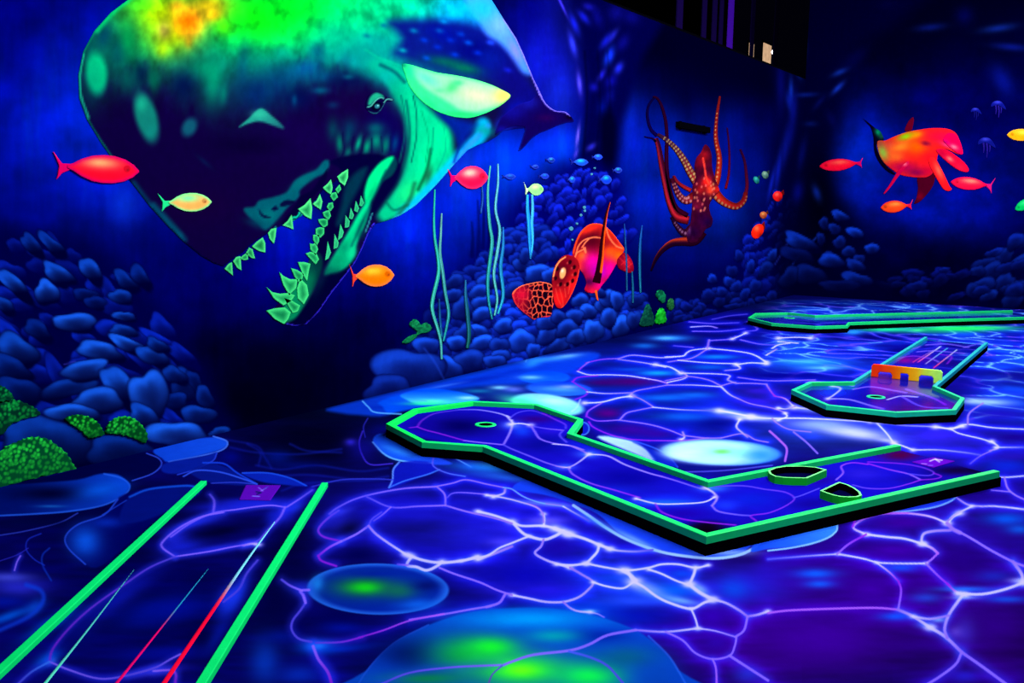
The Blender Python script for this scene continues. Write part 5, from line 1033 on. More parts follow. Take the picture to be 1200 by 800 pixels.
def blobfish(x, y, rx, ry, rot, c, hi, lab, name='round_fish'):
    P = [(x + rx * math.cos(t) * math.cos(rot) - ry * math.sin(t) * math.sin(rot), y + rx * math.cos(t) * math.sin(rot) + ry * math.sin(t) * math.cos(rot)) for t in np.linspace(0, 2 * math.pi, 15)[:-1]]
    r = empty(name, on_plane(x, y, PL, 0), lab, 'fish', 'small round creatures on the pebbly wall')
    dk = tuple(v * .45 for v in c)
    patch('body', P, PL, .008, lambda p: (p.fill(c), p.blob(x - rx * .2, y - ry * .4, rx * .6, ry * .5, hi, .9), p.blob(x + rx * .6, y + ry * .7, rx * .6, ry * .6, dk, .8)), MURAL, .9, r, True, None, .005)
    T_ = [(x + rx * .6, y - ry * .8), (x + rx * 1.25, y - ry * 1.3), (x + rx * 1.35, y - ry * .3), (x + rx * .9, y - ry * .2)]
    patch('tail_fin', T_, PL, .006, lambda p: p.fill(dk), MURAL, .9, r, False, None, .004)
blobfish(888, 271, 6.4, 9.2, .55, (240, 30, 10), (255, 110, 60), 'largest red-orange round fish above the pebbles')
blobfish(894.8, 252, 4.2, 4.2, 0, (170, 70, 40), (235, 170, 80), 'small tan round fish just above the largest red one')
blobfish(911.5, 230, 5.6, 6.0, 0, (220, 20, 20), (255, 100, 80), 'round red fish closest to the dark corner pillar')
blobfish(886.5, 211, 3, 4.6, -.5, (20, 110, 110), (60, 190, 160), 'tiny teal round fish right of the octopus')
blobfish(896.8, 205, 3.6, 4.6, -.4, (70, 110, 100), (150, 190, 150), 'tiny grey-green round fish above the red ones')
bubbles = empty('air_bubbles', on_plane(672, 262, PL, 0), 'trail of tiny pale green bubbles over the rocks left of the turtle', 'bubbles')
for x, y, rr in ((685, 243, 1.9), (685.5, 247, 1.6), (681, 252, 1.6), (676.3, 262, 1.4), (669.5, 268, 2.6), (671, 281, 1.3), (697, 197, 1.2), (693.5, 204, 1.4)):
    P = [(x + rr * math.cos(t), y + rr * math.sin(t)) for t in np.linspace(0, 2 * math.pi, 9)[:-1]]
    patch('bubble', P, PL, .008, lambda p: p.fill((60, 130, 150)), MURAL, .7, bubbles, False, None, .005)

# ------------------------------------------------------------------ octopus
O = lambda t: T(740, 100, 3.636, t)
octo = empty('octopus', on_plane(818, 240, PL, 0), 'dark red octopus with spread spotted arms on the blue wall', 'octopus')
def arm(path, w0, w1, c0, c1, suck=None, off=.006, wm=None, hi=None):
    P = O(path); out = ribbon(P, w0, w1, wm); sp_ = spline(P, 8)
    c0 = tuple(v * .8 for v in c0); c1 = tuple(v * .75 for v in c1)
    def f(p):
        p.fill(c0); p.stroke(P, 60, c0, 1, 1, None, True, c1)
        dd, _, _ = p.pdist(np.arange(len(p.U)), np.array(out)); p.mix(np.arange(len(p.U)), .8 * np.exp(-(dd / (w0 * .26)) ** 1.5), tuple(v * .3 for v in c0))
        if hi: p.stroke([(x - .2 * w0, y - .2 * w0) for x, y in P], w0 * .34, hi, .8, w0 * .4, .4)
        if suck:
            side, col, step, n0, n1 = suck
            d = np.gradient(sp_, axis=0); d /= np.linalg.norm(d, axis=1)[:, None] + 1e-9
            acc = 0
            N = len(sp_)
            for k in range(int(N * n0), int(N * n1)):
                if k: acc += np.linalg.norm(sp_[k] - sp_[k - 1])
                if acc >= step:
                    acc = 0; t = k / N; w = w0 + (w1 - w0) * t
                    for s_ in (side if isinstance(side, tuple) else (side,)):
                        x, y = sp_[k] + np.array([-d[k, 1], d[k, 0]]) * w * .24 * s_
                        p.ell(x, y, max(.7, w * .13), max(.8, w * .18), tuple(v * (.8 if k % 3 else .6) for v in col), .8, 0, 1.2)
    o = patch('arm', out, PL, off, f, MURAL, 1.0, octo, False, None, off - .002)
    return o
arm("105,240 90,226 70,222 55,218", 2.5, 1, (20, 0, 80), (10, 0, 90))
arm("240,555 190,520 165,450 152,370 150,290 152,220 146,150 130,90 110,55 92,48", 6, 2.2, (60, 0, 30), (40, 0, 60))
arm("110,215 82,185 68,130 74,85 98,52", 4, 2, (10, 0, 70), (6, 0, 80), off=.005)
arm("245,575 195,560 165,500 148,430 130,340 118,270 105,225", 10, 5, (150, 10, 30), (24, 0, 60), hi=(200, 30, 40))
arm("290,430 255,375 225,320 190,270 150,232 112,208", 11, 3.5, (190, 20, 20), (20, 30, 110), ((1, -1), (225, 205, 120), 3.6, .05, .9), .007)
arm("270,470 235,490 205,470 185,430 172,395", 11, 4, (170, 16, 24), (60, 0, 60), ((1, -1), (230, 150, 150), 3.4, .1, .9), .007)
arm("270,600 230,630 195,600 170,560", 12, 3, (90, 8, 50), (30, 0, 60), ((0,), (190, 130, 170), 3.2, .1, .8), .006)
arm("255,448 220,430 195,410 180,385", 5, 3, (210, 30, 30), (150, 10, 50), off=.008)
arm("350,445 368,390 375,310 362,240 360,190 366,120 378,46", 8, 2.2, (245, 50, 20), (190, 10, 40), ((-.6,), (250, 200, 120), 3.4, .02, .85), .008)
arm("402,440 415,380 418,300 414,230 408,180", 3, 1.4, (150, 10, 30), (24, 0, 90))
arm("470,505 492,440 490,380 482,320 464,272", 4.5, 2.2, (140, 10, 40), (30, 0, 80), off=.006)
arm("345,440 375,480 410,505 450,515 480,490 488,455", 12, 4.5, (250, 40, 20), (190, 10, 40), ((1.1,), (255, 205, 130), 3.6, .1, .95), .008)
arm("300,620 270,660 220,665 175,672 135,700 105,740 84,790", 14, 2, (60, 0, 30), (10, 0, 60), None, .006, None, (230, 60, 20))
MAN = O("318,252 334,270 342,300 344,345 354,390 368,425 374,452 350,478 332,510 336,545 346,570 340,600 318,612 300,640 276,668 246,670 236,640 252,590 258,540 262,480 262,430 274,392 270,350 278,310 298,285 308,262")
def man_p(p):
    p.fill((52, 2, 26)); p.blob(825, 183, 8, 12, (120, 8, 16), .9); p.blob(820, 190, 5, 8, (100, 4, 20), .8); p.blob(828, 213, 7, 8, (240, 24, 16), .95); p.blob(822, 222, 10, 9, (150, 14, 16), .8); p.blob(833, 222, 6, 8, (250, 70, 30), .8)
    p.blob(822, 255, 12, 14, (40, 0, 40), .9); p.blob(812, 272, 14, 12, (24, 0, 40), .9); p.blob(830, 260, 8, 8, (20, 0, 50), .8); p.blob(803, 272, 3, 5, (130, 60, 150), .7); p.blob(808, 270, 2, 5, (130, 60, 150), .6); p.blob(818, 240, 8, 8, (110, 10, 40), .8); p.stroke(O("305,310 312,350 318,390 330,420"), 2, (250, 60, 40), .8, 1.5)
    p.C *= (.7 + .6 * fbm(p.U / 3.5, p.V / 4.5, 61))[:, None]; p.blob(841, 222, 6, 6, (200, 20, 14), .9)
    rg = np.random.default_rng(4)
    for k in range(26):
        a, b = rg.uniform(812, 838), rg.uniform(206, 248)
        p.ell(a, b, .9, 1.6, (220, 150 - int(rg.uniform(0, 60)), 90), .7, 0, 1)
patch('mantle', MAN, PL, .009, man_p, MURAL, 1.0, octo, True, None, .006)

# ------------------------------------------------------------------ sea turtle with patterned flippers
Q = lambda t: T(590, 230, 5, t)
tur = empty('sea_turtle', on_plane(690, 360, PL, 0), 'red and magenta sea turtle with net-patterned flipper above the rocks', 'turtle')
SH = Q("405,330 425,262 455,205 498,168 540,158 590,170 640,215 680,268 708,310 690,350 655,410 620,470 580,520 545,562 500,565 476,548 486,510 470,460 440,420 415,370")
def sh_p(p):
    p.fill((170, 8, 28)); B = p.blob
    B(694, 282, 30, 22, (70, 0, 18), .95); B(690, 268, 22, 6, (240, 40, 20), .9, -20); B(715, 275, 18, 10, (200, 30, 10), .8, 40); B(725, 300, 14, 10, (255, 100, 0), .95); B(715, 296, 12, 10, (255, 80, 10), .9); B(730, 288, 8, 8, (240, 50, 20), .7)
    B(683, 300, 8, 8, (255, 110, 10), .9); B(676, 315, 8, 14, (255, 70, 20), .9); B(695, 306, 14, 14, (225, 0, 140), .98); B(704, 318, 18, 12, (170, 0, 180), .9); B(716, 315, 10, 14, (235, 0, 140), .9); B(705, 335, 16, 8, (240, 0, 120), .9); B(690, 330, 10, 6, (60, 0, 60), .9); B(683, 322, 6, 8, (110, 0, 60), .7); B(697, 342, 10, 4, (240, 20, 60), .9)
    for t in ("425,340 440,290 475,255 530,240 580,245", "460,300 480,270 500,250", "600,180 620,240 660,290 700,305", "470,300 482,330 478,300", "420,355 432,330 470,310"):
        p.stroke(Q(t), 1.5, (250, 120, 70), .9, 1)
    p.stroke(Q("410,330 428,265 458,208 500,170 545,160 595,175 645,220 682,272 706,308"), 1.8, (250, 70, 20), .9, 1.4)
patch('shell', SH, PL, .005, lambda p: sh_p(p), MURAL, 1.0, tur, True, None, .003)
RF = Q("665,375 690,340 715,330 738,352 756,385 764,425 755,445 730,448 700,435 675,420")
patch('flipper', RF, PL, .006, lambda p: (p.fill((120, 0, 24)), p.blob(735, 308, 8, 8, (200, 20, 40), .8), p.poly(RF, (0, 0, 0), 0), [p.stroke(Q(t), 1, (220, 30, 40), .6, .8) for t in ("680,360 740,420", "700,345 750,400", "690,400 740,360", "710,430 756,390")]), MURAL, .9, tur, True, None, .003)
HD = Q("352,350 385,344 418,356 440,385 446,425 436,480 418,535 395,585 366,632 340,655 315,652 298,620 290,570 286,500 296,430 318,385")
def hd_p(p):
    p.fill((150, 8, 22)); B = p.blob
    B(660, 318, 12, 18, (60, 0, 16), .95, 12); B(672, 335, 10, 18, (235, 20, 24), .9); B(655, 350, 10, 12, (255, 20, 20), .95); B(664, 308, 10, 6, (110, 0, 20), .7)
    p.ell(659.5, 320, 3.4, 6.6, (255, 160, 90), 1, 14, 1.5); B(659, 317, 2, 3, (255, 225, 190), .9)
    for x, y in ((668, 307), (673, 313), (674, 321), (671, 329), (665, 333), (657, 333), (651, 326), (653, 315)):
        p.ell(x, y, 1.9, 2.7, (24, 0, 8), .9, 20, 1); p.ell(x - 3, y + 1, 1.1, 1.4, (230, 80, 60), .5, 0, 1)
    p.stroke(Q("292,470 305,420 330,380 362,356"), 1.6, (255, 150, 80), .95, 1); p.stroke(Q("446,425 430,500 400,570 365,635 340,652"), 1.8, (250, 60, 30), .9, 1)
    for t in ("305,540 320,600 340,640", "330,540 345,600 350,640", "360,540 365,590", "390,510 380,570"): p.stroke(Q(t), 1, (250, 90, 60), .5, 1)
patch('head', HD, PL, .008, hd_p, MURAL, .9, tur, True, None, .005)
FL = Q("52,575 75,543 115,520 165,508 215,500 262,508 284,522 292,560 296,615 286,660 276,702 235,708 200,712 178,722 148,702 112,674 72,634")
def fl_p(p):
    p.fill((150, 6, 30)); rg = np.random.default_rng(9)
    x, y = p.U, p.V
    wob = fbm(x / 9, y / 9, 6)
    f = voro(x / 5.6 + wob * .8, y / 8.2 + wob * .8, 12)
    i = np.arange(len(x)); rightw = np.clip((x - 612) / 14, 0, 1)
    p.mix(i, rightw * sstep((f - .10) / .12), (16, 0, 16)); p.mix(i, (.35 + .6 * rightw) * sstep((.18 - f) / .14), (255, 100, 60))
    p.blob(612, 345, 10, 8, (225, 14, 50), .7); p.stroke(Q("52,575 75,543 115,520 165,508 215,500 262,508 284,522"), 1.6, (255, 110, 60), .95, 1); p.stroke(Q("52,575 72,634 112,674 148,702 178,722 235,708 276,702"), 1.8, (250, 50, 60), .95, 1)
patch('flipper', FL, PL, .007, fl_p, MURAL, .8, tur, True, None, .005)['label'] = 'front flipper with a net pattern of orange lines'
SPK = ribbon(Q("545,505 560,440 572,360 580,270 592,180 606,100 626,34"), 9, 1)
patch('flipper', SPK, PL, .010, lambda p: (p.fill((30, 0, 10)), p.stroke(Q("575,440 586,350 592,260 600,180 612,100 628,34"), 4, (255, 80, 10), .95, 1.6, 1)), MURAL, .7, tur, False, None, .007)['label'] = 'long thin raised flipper'
patch('tail', Q("535,555 548,552 552,580 556,612 546,600 540,575"), PL, .006, lambda p: p.fill((240, 80, 20)), MURAL, .7, tur, True, None, .004)

# ------------------------------------------------------------------ red creature on the back wall
K = lambda t: T(1000, 120, 5.333, t)
cr2 = empty('sea_turtle', on_plane(1070, 230, PB, 0), 'red, orange and green turtle swimming on the dark back wall', 'turtle')
def ck(name, pts, c, f=None, off=.006, lab=None, px=.9, smooth=True):
    P = K(pts); o = patch(name, P, PB, off, lambda p: (p.fill(c), f and f(p)), MURAL, px, cr2, smooth, None, off - .003)
    if lab: o['label'] = lab
    return o
ck('tail', "60,100 85,118 112,140 140,162 165,178 182,205 190,235 165,250 145,262 150,300 175,350 215,405 262,445 250,450 205,425 165,380 138,330 128,280 126,220 110,160 85,130", (4, 0, 22), lambda p: (p.blob(1029, 155, 4, 6, (0, 140, 90), .95, -30), p.blob(1033, 160, 4, 4, (20, 90, 60), .7)), .005)
def ckb(p):
    B = p.blob
    B(1035, 178, 8, 14, (110, 190, 60), .95, -20); B(1042, 170, 8, 8, (190, 60, 50), .7); B(1031, 168, 5, 6, (130, 60, 50), .7); B(1062, 160, 14, 6, (110, 215, 10), .95, -16); B(1074, 158, 10, 5, (210, 150, 0), .9, -10); B(1056, 172, 18, 8, (245, 130, 30), .95, -16); B(1050, 184, 12, 8, (240, 110, 30), .8); B(1075, 172, 16, 12, (255, 90, 0), .9)
    B(1060, 196, 22, 8, (170, 0, 70), .9); B(1075, 202, 16, 6, (120, 0, 70), .9); B(1100, 160, 20, 10, (255, 10, 50), .9); B(1115, 165, 14, 8, (250, 0, 90), .9, 20); B(1085, 168, 8, 4, (110, 0, 50), .8, 10); B(1090, 185, 14, 10, (255, 14, 30), .9); B(1110, 170, 10, 3, (240, 60, 140), .7, 20); B(1117, 172, 5, 3, (255, 140, 150), .7, 20); B(1088, 200, 12, 8, (200, 0, 50), .7)
ck('shell', "150,245 200,238 250,215 300,196 345,182 400,172 470,162 540,160 600,168 640,192 662,232 680,285 684,322 650,322 600,300 555,290 530,320 520,370 505,430 470,462 420,470 350,464 290,450 235,415 190,375 160,320", (235, 24, 24), ckb, .006)
ck('fin', "322,180 330,145 350,110 372,92 378,112 372,145 362,176", (90, 0, 26), None, .005)
ck('flipper', "515,300 555,288 600,305 645,335 680,362 712,398 722,425 705,436 660,424 610,392 560,350", (225, 6, 50), lambda p: (p.blob(1113, 186, 6, 3, (255, 120, 110), .9, 35), p.blob(1104, 180, 8, 5, (170, 0, 50), .6, 40), p.blob(1125, 196, 8, 5, (255, 20, 60), .8, 30)), .008)
ck('flipper', "400,470 450,450 505,440 510,480 492,530 455,580 415,620 380,632 396,590 404,530", (70, 0, 26), lambda p: p.blob(1078, 230, 6, 6, (130, 0, 30), .7), .005, 'dark shaded rear flipper')
ck('flipper', "468,355 490,340 515,355 545,405 572,460 600,520 615,542 592,554 562,540 535,500 500,440 476,392", (255, 20, 30), lambda p: p.blob(1100, 200, 4, 12, (255, 110, 80), .8, -25), .009)
ck('flipper', "345,368 325,378 290,412 255,465 215,530 188,568 200,566 232,530 272,475 312,425 342,392", (200, 0, 60), lambda p: p.blob(1060, 192, 4, 3, (250, 110, 130), .9), .008)
ck('head', "600,190 640,200 664,240 680,290 683,322 660,322 620,296 580,262 560,235 575,205", (240, 0, 70), lambda p: (p.blob(1118, 172, 6, 3, (255, 140, 150), .8, 25), p.blob(1108, 166, 8, 3, (190, 0, 110), .8, 20)), .009)

# ------------------------------------------------------------------ jellyfish, faint, high on the back wall
for x, y, s, lab in ((1143, 130, .8, 'faint violet jellyfish, left one of the high pair'), (1169, 123, 1.1, 'pale violet jellyfish, highest near the right edge'), (1155, 167, 1.3, 'blue-violet jellyfish low between the red turtle and yellow fish')):
    r = empty('jellyfish', on_plane(x, y, PB, 0), lab, 'jellyfish', 'faint jellyfish on the back wall')
    bl = [(x - 7 * s, y + 2 * s), (x - 6 * s, y - 2 * s), (x - 2 * s, y - 4.5 * s), (x + 3 * s, y - 4 * s), (x + 7 * s, y), (x + 9 * s, y + 5 * s), (x + 5 * s, y + 3 * s), (x, y), (x - 4 * s, y + 1 * s)]
    patch('bell', bl, PB, .006, lambda p: (p.fill((8, 14, 110)), p.blob(x, y - 3 * s, 5 * s, 2 * s, (56, 60, 200), .8)), MURAL, .8, r, True, None, .004)
    for k, (dx, ln) in enumerate(((-2, 10), (1, 14), (3.5, 9))):
        patch('tentacle', ribbon([(x + dx * s, y), (x + dx * s + .6, y + ln * s * .5), (x + dx * s, y + ln * s)], 1.8 * s, .6), PB, .005, lambda p: p.fill((30, 18, 120) if s > .9 else (12, 12, 95)), MURAL, .8, r, False, None, .003)

# ------------------------------------------------------------------ seaweed
def weed(lab, blades, off=.011):
    x, y = blades[0][0][0]
    r = empty('seaweed', on_plane(x, y, PL, 0), lab, 'seaweed')
    for k, (P, w0, wm, w1, c0, c1) in enumerate(blades):
        wm = wm * .8; c0 = tuple(v * .85 for v in c0); c1 = tuple(v * .85 for v in c1)
        out = ribbon(P, w0, w1, wm)
        def f(p, P=P, c0=c0, c1=c1, wm=wm):
            p.fill(c0); p.stroke(P, 30, c0, 1, 1, None, True, c1)
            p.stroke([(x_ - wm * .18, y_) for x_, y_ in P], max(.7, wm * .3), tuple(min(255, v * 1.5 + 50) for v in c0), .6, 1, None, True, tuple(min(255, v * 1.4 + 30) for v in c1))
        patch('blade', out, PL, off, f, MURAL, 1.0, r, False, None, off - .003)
G1, G2, CY = (10, 130, 130), (60, 170, 150), (20, 150, 210)
weed('tall pair of crossing green weed strands left of the reef', [(PX("518,421 517,402 514,388 507,364 508,348 514,322 514,305 510,280 509,257 510,222"), 1.6, 4.4, 1, G2, (20, 170, 140)), (PX("520,400 524,382 526,366 522,342 519,318 516,296 517,274 518,250"), 1.6, 4, 1, G1, (90, 160, 150)), (PX("518,395 516,375 515,350"), 2, 3, 1, (10, 90, 130), (10, 60, 120))])
weed('short dull green weed blade between the two tall clumps', [(PX("548,408 550,392 548,366 546,346 546,328"), 3, 5, 1, (6, 80, 70), (20, 90, 140))])
weed('tall three-strand pale weed clump in front of the middle rocks', [(PX("577,374 573,352 572,328 575,302 577,282 574,262 572,226 575,194"), 1.5, 4.4, 1, G1, G2), (PX("580,370 583,350 579,322 583,296 586,270 581,245 584,215 584,192"), 1.5, 3.6, 1, G2, (80, 170, 190)), (PX("584,368 590,346 587,314 590,288 590,266"), 1.5, 4.4, 1, (20, 150, 170), (20, 100, 180)), (PX("564,250 566,232 565,216"), 1.4, 2.4, .8, (16, 60, 140), (20, 70, 140))])
weed('bright cyan weed hanging under the small pale green fish', [(PX("622,302 621,284 620,262 618.5,244 618.5,228"), 1, 4.6, 2, (10, 120, 240), (30, 160, 250)), (PX("622,303 624.5,282 623.5,262 624.5,246 624,228"), 1, 3.8, 2, (30, 170, 250), (60, 170, 230))])
weed('faint thin weed strands right of the red turtle', [(PX("742,355 742,338 741,318"), 1.2, 2.6, 1, (8, 80, 110), (8, 80, 120)), (PX("735,341 734.5,310 733,280 732,262"), 1.2, 2.2, .8, (6, 70, 110), (10, 50, 140)), (PX("751,343 750,318 750,300 751,280 753,264"), 1.4, 3.4, .8, (10, 100, 120), (10, 60, 150))])

# ------------------------------------------------------------------ green coral bushes
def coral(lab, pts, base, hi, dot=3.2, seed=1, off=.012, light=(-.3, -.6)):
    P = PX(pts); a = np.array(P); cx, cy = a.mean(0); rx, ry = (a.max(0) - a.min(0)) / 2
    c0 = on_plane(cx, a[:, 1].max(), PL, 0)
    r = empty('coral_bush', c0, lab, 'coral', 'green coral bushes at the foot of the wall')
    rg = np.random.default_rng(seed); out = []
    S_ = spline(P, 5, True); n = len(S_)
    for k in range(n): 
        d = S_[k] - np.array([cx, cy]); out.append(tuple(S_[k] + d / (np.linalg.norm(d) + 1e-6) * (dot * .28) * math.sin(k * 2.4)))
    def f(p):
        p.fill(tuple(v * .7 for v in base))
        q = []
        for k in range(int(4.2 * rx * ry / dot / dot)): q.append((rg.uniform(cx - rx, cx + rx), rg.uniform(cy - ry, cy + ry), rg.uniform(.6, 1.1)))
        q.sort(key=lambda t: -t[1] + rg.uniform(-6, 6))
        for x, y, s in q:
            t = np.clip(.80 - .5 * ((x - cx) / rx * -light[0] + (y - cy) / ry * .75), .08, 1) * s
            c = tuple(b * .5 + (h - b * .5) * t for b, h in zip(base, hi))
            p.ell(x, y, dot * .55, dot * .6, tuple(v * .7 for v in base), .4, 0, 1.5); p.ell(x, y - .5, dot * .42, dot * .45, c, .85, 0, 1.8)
    patch('foliage', out, PL, off, f, MURAL, 1.1, r, False, None, off - .003)
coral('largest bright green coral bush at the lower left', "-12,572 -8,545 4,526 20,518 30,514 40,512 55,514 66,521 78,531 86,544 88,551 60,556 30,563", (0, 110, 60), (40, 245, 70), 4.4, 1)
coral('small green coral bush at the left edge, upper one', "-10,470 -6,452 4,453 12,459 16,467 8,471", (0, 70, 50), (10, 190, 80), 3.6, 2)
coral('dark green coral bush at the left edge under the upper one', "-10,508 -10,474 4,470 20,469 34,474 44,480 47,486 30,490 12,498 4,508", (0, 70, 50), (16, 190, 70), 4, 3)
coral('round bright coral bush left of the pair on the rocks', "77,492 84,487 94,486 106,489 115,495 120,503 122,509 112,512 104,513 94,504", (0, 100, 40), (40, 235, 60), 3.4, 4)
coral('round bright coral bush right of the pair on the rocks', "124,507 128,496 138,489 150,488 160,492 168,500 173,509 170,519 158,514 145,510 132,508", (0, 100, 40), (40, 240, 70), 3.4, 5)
coral('small ragged green coral at the left foot of the middle reef', "472,401 480,394 490,390 484,384 480,380 486,374 491,377 493,381 500,378 506,384 502,389 492,391 486,397 478,402", (10, 120, 70), (20, 170, 90), 2.2, 6)
coral('dark green pointed coral beside the bright green one', "750,381 753,370 757,359 760,356 764,364 767,379 758,382", (4, 70, 60), (16, 110, 80), 2.2, 7)
coral('brightest small green coral at the foot of the wall', "768,378 771,365 775,361 779,364 781,376 776,379", (10, 180, 30), (40, 255, 70), 2.4, 8)
coral('small round green coral above the brightest one', "769,346 772,340 777,341 780,347 779,354 775,354", (4, 110, 70), (20, 170, 100), 2.2, 9)
coral('tiny olive green coral right of the brightest one', "782,358 785,350 789,351 790,360 786,364", (20, 90, 50), (50, 150, 70), 2.0, 10)

# ------------------------------------------------------------------ mini golf courses
Z0, ZB, ZT = 0.060, 0.066, 0.100
def P3(pts, z): return np.array([ground(x, y, z) for x, y in pts])
def offs(P, d, closed):
    """mitred offset of a flat polyline"""
    n = len(P); out = []
    for i in range(n):
        a = P[(i - 1) % n] if (closed or i > 0) else None; b = P[(i + 1) % n] if (closed or i < n - 1) else None
        ns = []
        for s, e in ((a, P[i]), (P[i], b)):
            if s is None or e is None: continue
            t = (e - s)[:2]; t = t / (np.linalg.norm(t) + 1e-9); ns.append(np.array([-t[1], t[0]]))
        m = sum(ns); m = m / (np.linalg.norm(m) + 1e-9); k = d / max(.35, float(m @ ns[0]))
        out.append(P[i][:2] + m * k)
    return np.array(out)
def rails(root, P, closed, w, z0, z1, mat, names='rail', mats=None):
    A = offs(P, w / 2, closed); B = offs(P, -w / 2, closed); n = len(P)
    for i in range(n if closed else n - 1):
        j = (i + 1) % n
        V = [(*A[i], z0), (*A[j], z0), (*B[j], z0), (*B[i], z0), (*A[i], z1), (*A[j], z1), (*B[j], z1), (*B[i], z1)]
        bm = bmesh.new(); vs = [bm.verts.new(v) for v in V]
        for f in ((3, 2, 1, 0), (4, 5, 6, 7), (0, 1, 5, 4), (1, 2, 6, 5), (2, 3, 7, 6), (3, 0, 4, 7)): bm.faces.new([vs[k] for k in f])
        bmesh.ops.recalc_face_normals(bm, faces=bm.faces)
        ed = [e for e in bm.edges if abs(e.verts[0].co.z - z1) < 1e-6 and abs(e.verts[1].co.z - z1) < 1e-6]
        bmesh.ops.bevel(bm, geom=ed, offset=.004, segments=2, profile=.5, affect='EDGES')
        me = bpy.data.meshes.new(names); bm.to_mesh(me); bm.free()
        me.materials.append((mats or {}).get(i, mat)); o = bpy.data.objects.new(names, me); C.objects.link(o); adopt(recentre(o), root)
def prism(name, P2, z0, z1, mat, root):
    n = len(P2); V = [(*p_, z0) for p_ in P2] + [(*p_, z1) for p_ in P2]
    Fs = [tuple(range(n))[::-1], tuple(range(n, 2 * n))] + [(i, (i + 1) % n, n + (i + 1) % n, n + i) for i in range(n)]
    me = bpy.data.meshes.new(name); me.from_pydata(V, [], Fs)
    bm = bmesh.new(); bm.from_mesh(me); bmesh.ops.triangulate(bm, faces=[f for f in bm.faces if len(f.verts) > 4]); bmesh.ops.recalc_face_normals(bm, faces=bm.faces); bm.to_mesh(me); bm.free()
    me.materials.append(mat); o = bpy.data.objects.new(name, me); C.objects.link(o); recentre(o)
    if root: adopt(o, root)
    return o
def area(P): return .5 * sum(P[i][0] * P[(i + 1) % len(P)][1] - P[(i + 1) % len(P)][0] * P[i][1] for i in range(len(P)))
def bed(root, P, z, mat=None):
    pl = dict(o=np.array([0, 0, 0.0]), e1=np.array([1.0, 0, 0]), e2=np.array([0, 1.0, 0]), n=UZ)
    # mesh in rows that get finer with nearness
    xs = [(q[0], q[1]) for q in P]
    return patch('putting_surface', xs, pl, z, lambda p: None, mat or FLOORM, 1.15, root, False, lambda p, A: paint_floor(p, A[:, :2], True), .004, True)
def cup(root, u, v, z, mat, r=.076):
    c = ground(u, v, z)
    bm = bmesh.new(); n = 40
    R0 = [bm.verts.new((c[0] + (r - .022) * math.cos(t), c[1] + (r - .022) * math.sin(t), z + .004)) for t in np.linspace(0, 2 * math.pi, n + 1)[:-1]]
    R1 = [bm.verts.new((c[0] + r * math.cos(t), c[1] + r * math.sin(t), z + .004)) for t in np.linspace(0, 2 * math.pi, n + 1)[:-1]]
    R2 = [bm.verts.new((c[0] + (r + .003) * math.cos(t), c[1] + (r + .003) * math.sin(t), z)) for t in np.linspace(0, 2 * math.pi, n + 1)[:-1]]
    R3 = [bm.verts.new((c[0] + (r - .024) * math.cos(t), c[1] + (r - .024) * math.sin(t), z + .0008)) for t in np.linspace(0, 2 * math.pi, n + 1)[:-1]]
    for k in range(n):
        j = (k + 1) % n; bm.faces.new((R0[k], R1[k], R1[j], R0[j])); bm.faces.new((R1[k], R2[k], R2[j], R1[j])); bm.faces.new((R3[k], R0[k], R0[j], R3[j]))
    bmesh.ops.recalc_face_normals(bm, faces=bm.faces); me = bpy.data.meshes.new('cup_ring'); bm.to_mesh(me); bm.free(); me.materials.append(mat)
    o = bpy.data.objects.new('cup_ring', me); C.objects.link(o); recentre(o); 
    h = prism('cup', [(c[0] + (r - .021) * math.cos(t), c[1] + (r - .021) * math.sin(t)) for t in np.linspace(0, 2 * math.pi, 33)[:-1]], z - .02, z + .0012, BLK, root)
    o.parent = h; o.matrix_parent_inverse = Matrix.Translation(-h.location)

def plaque(root, pts, z, name='tee_plaque', marks=()):
    P = P3(pts, z); c = P.mean(0)
    pl = dict(o=np.array([0, 0, 0.0]), e1=np.array([1.0, 0, 0]), e2=np.array([0, 1.0, 0]), n=UZ)
    def f(p):
        p.fill((82, 8, 175))
        for t, col, w in marks: p.stroke(PX(t), w, col, .85, .8, None, False)
    patch(name, [(q[0], q[1]) for q in P], pl, z, f, FLOORM, .8, root, False, None, .003, True)['label'] = 'small purple tee plaque with pale marks'

GR = flat('green_rail', (16, 232, 112), .5, .08); GB = flat('bright_green_rail', (10, 250, 90), .5, .08); TE = flat('teal_rail', (6, 160, 170), .5, .08); TG = flat('teal_green_rail', (16, 205, 140), .5, .08); AQ = flat('spring_green_rail', (0, 238, 118), .5, .08); AG = flat('far_green_rail', (16, 200, 110), .5, .08)

# the long bent course
L1 = PX("1168,551 828,626 568,522 497,517 456,496 487,479 554,470 628,473.5 680,491 668,507 830,563 1053,521")
root = empty('mini_golf_course', ground(700, 560, 0), 'long bent mini golf course with an eight-sided end and green rails', 'mini golf course')
P = P3(L1, ZT); P = P[:, :2]
W_R = .042
rails(root, P, False, W_R, Z0, ZT, GR, 'rail', {3: GB, 4: GB, 5: GB})
sgn = 1 if area(P) > 0 else -1
pp = offs(P, -sgn * W_R * .5, True)
prism('base', pp, 0.0, Z0, BLK, root)
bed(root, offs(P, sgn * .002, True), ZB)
cup(root, 569, 497.5, ZB, GR)
plaque(root, PX("1068,541 1094,535.5 1119,540 1094,547.5"), ZB + .004, marks=(("1080,543 1086,543.5", (150, 110, 240), 1), ("1090,540 1096,537.5 1101,541", (170, 160, 250), 1.6), ("1096,538 1104,539", (190, 190, 250), 1.2), ("1088,545 1093,545", (120, 90, 230), .9)))

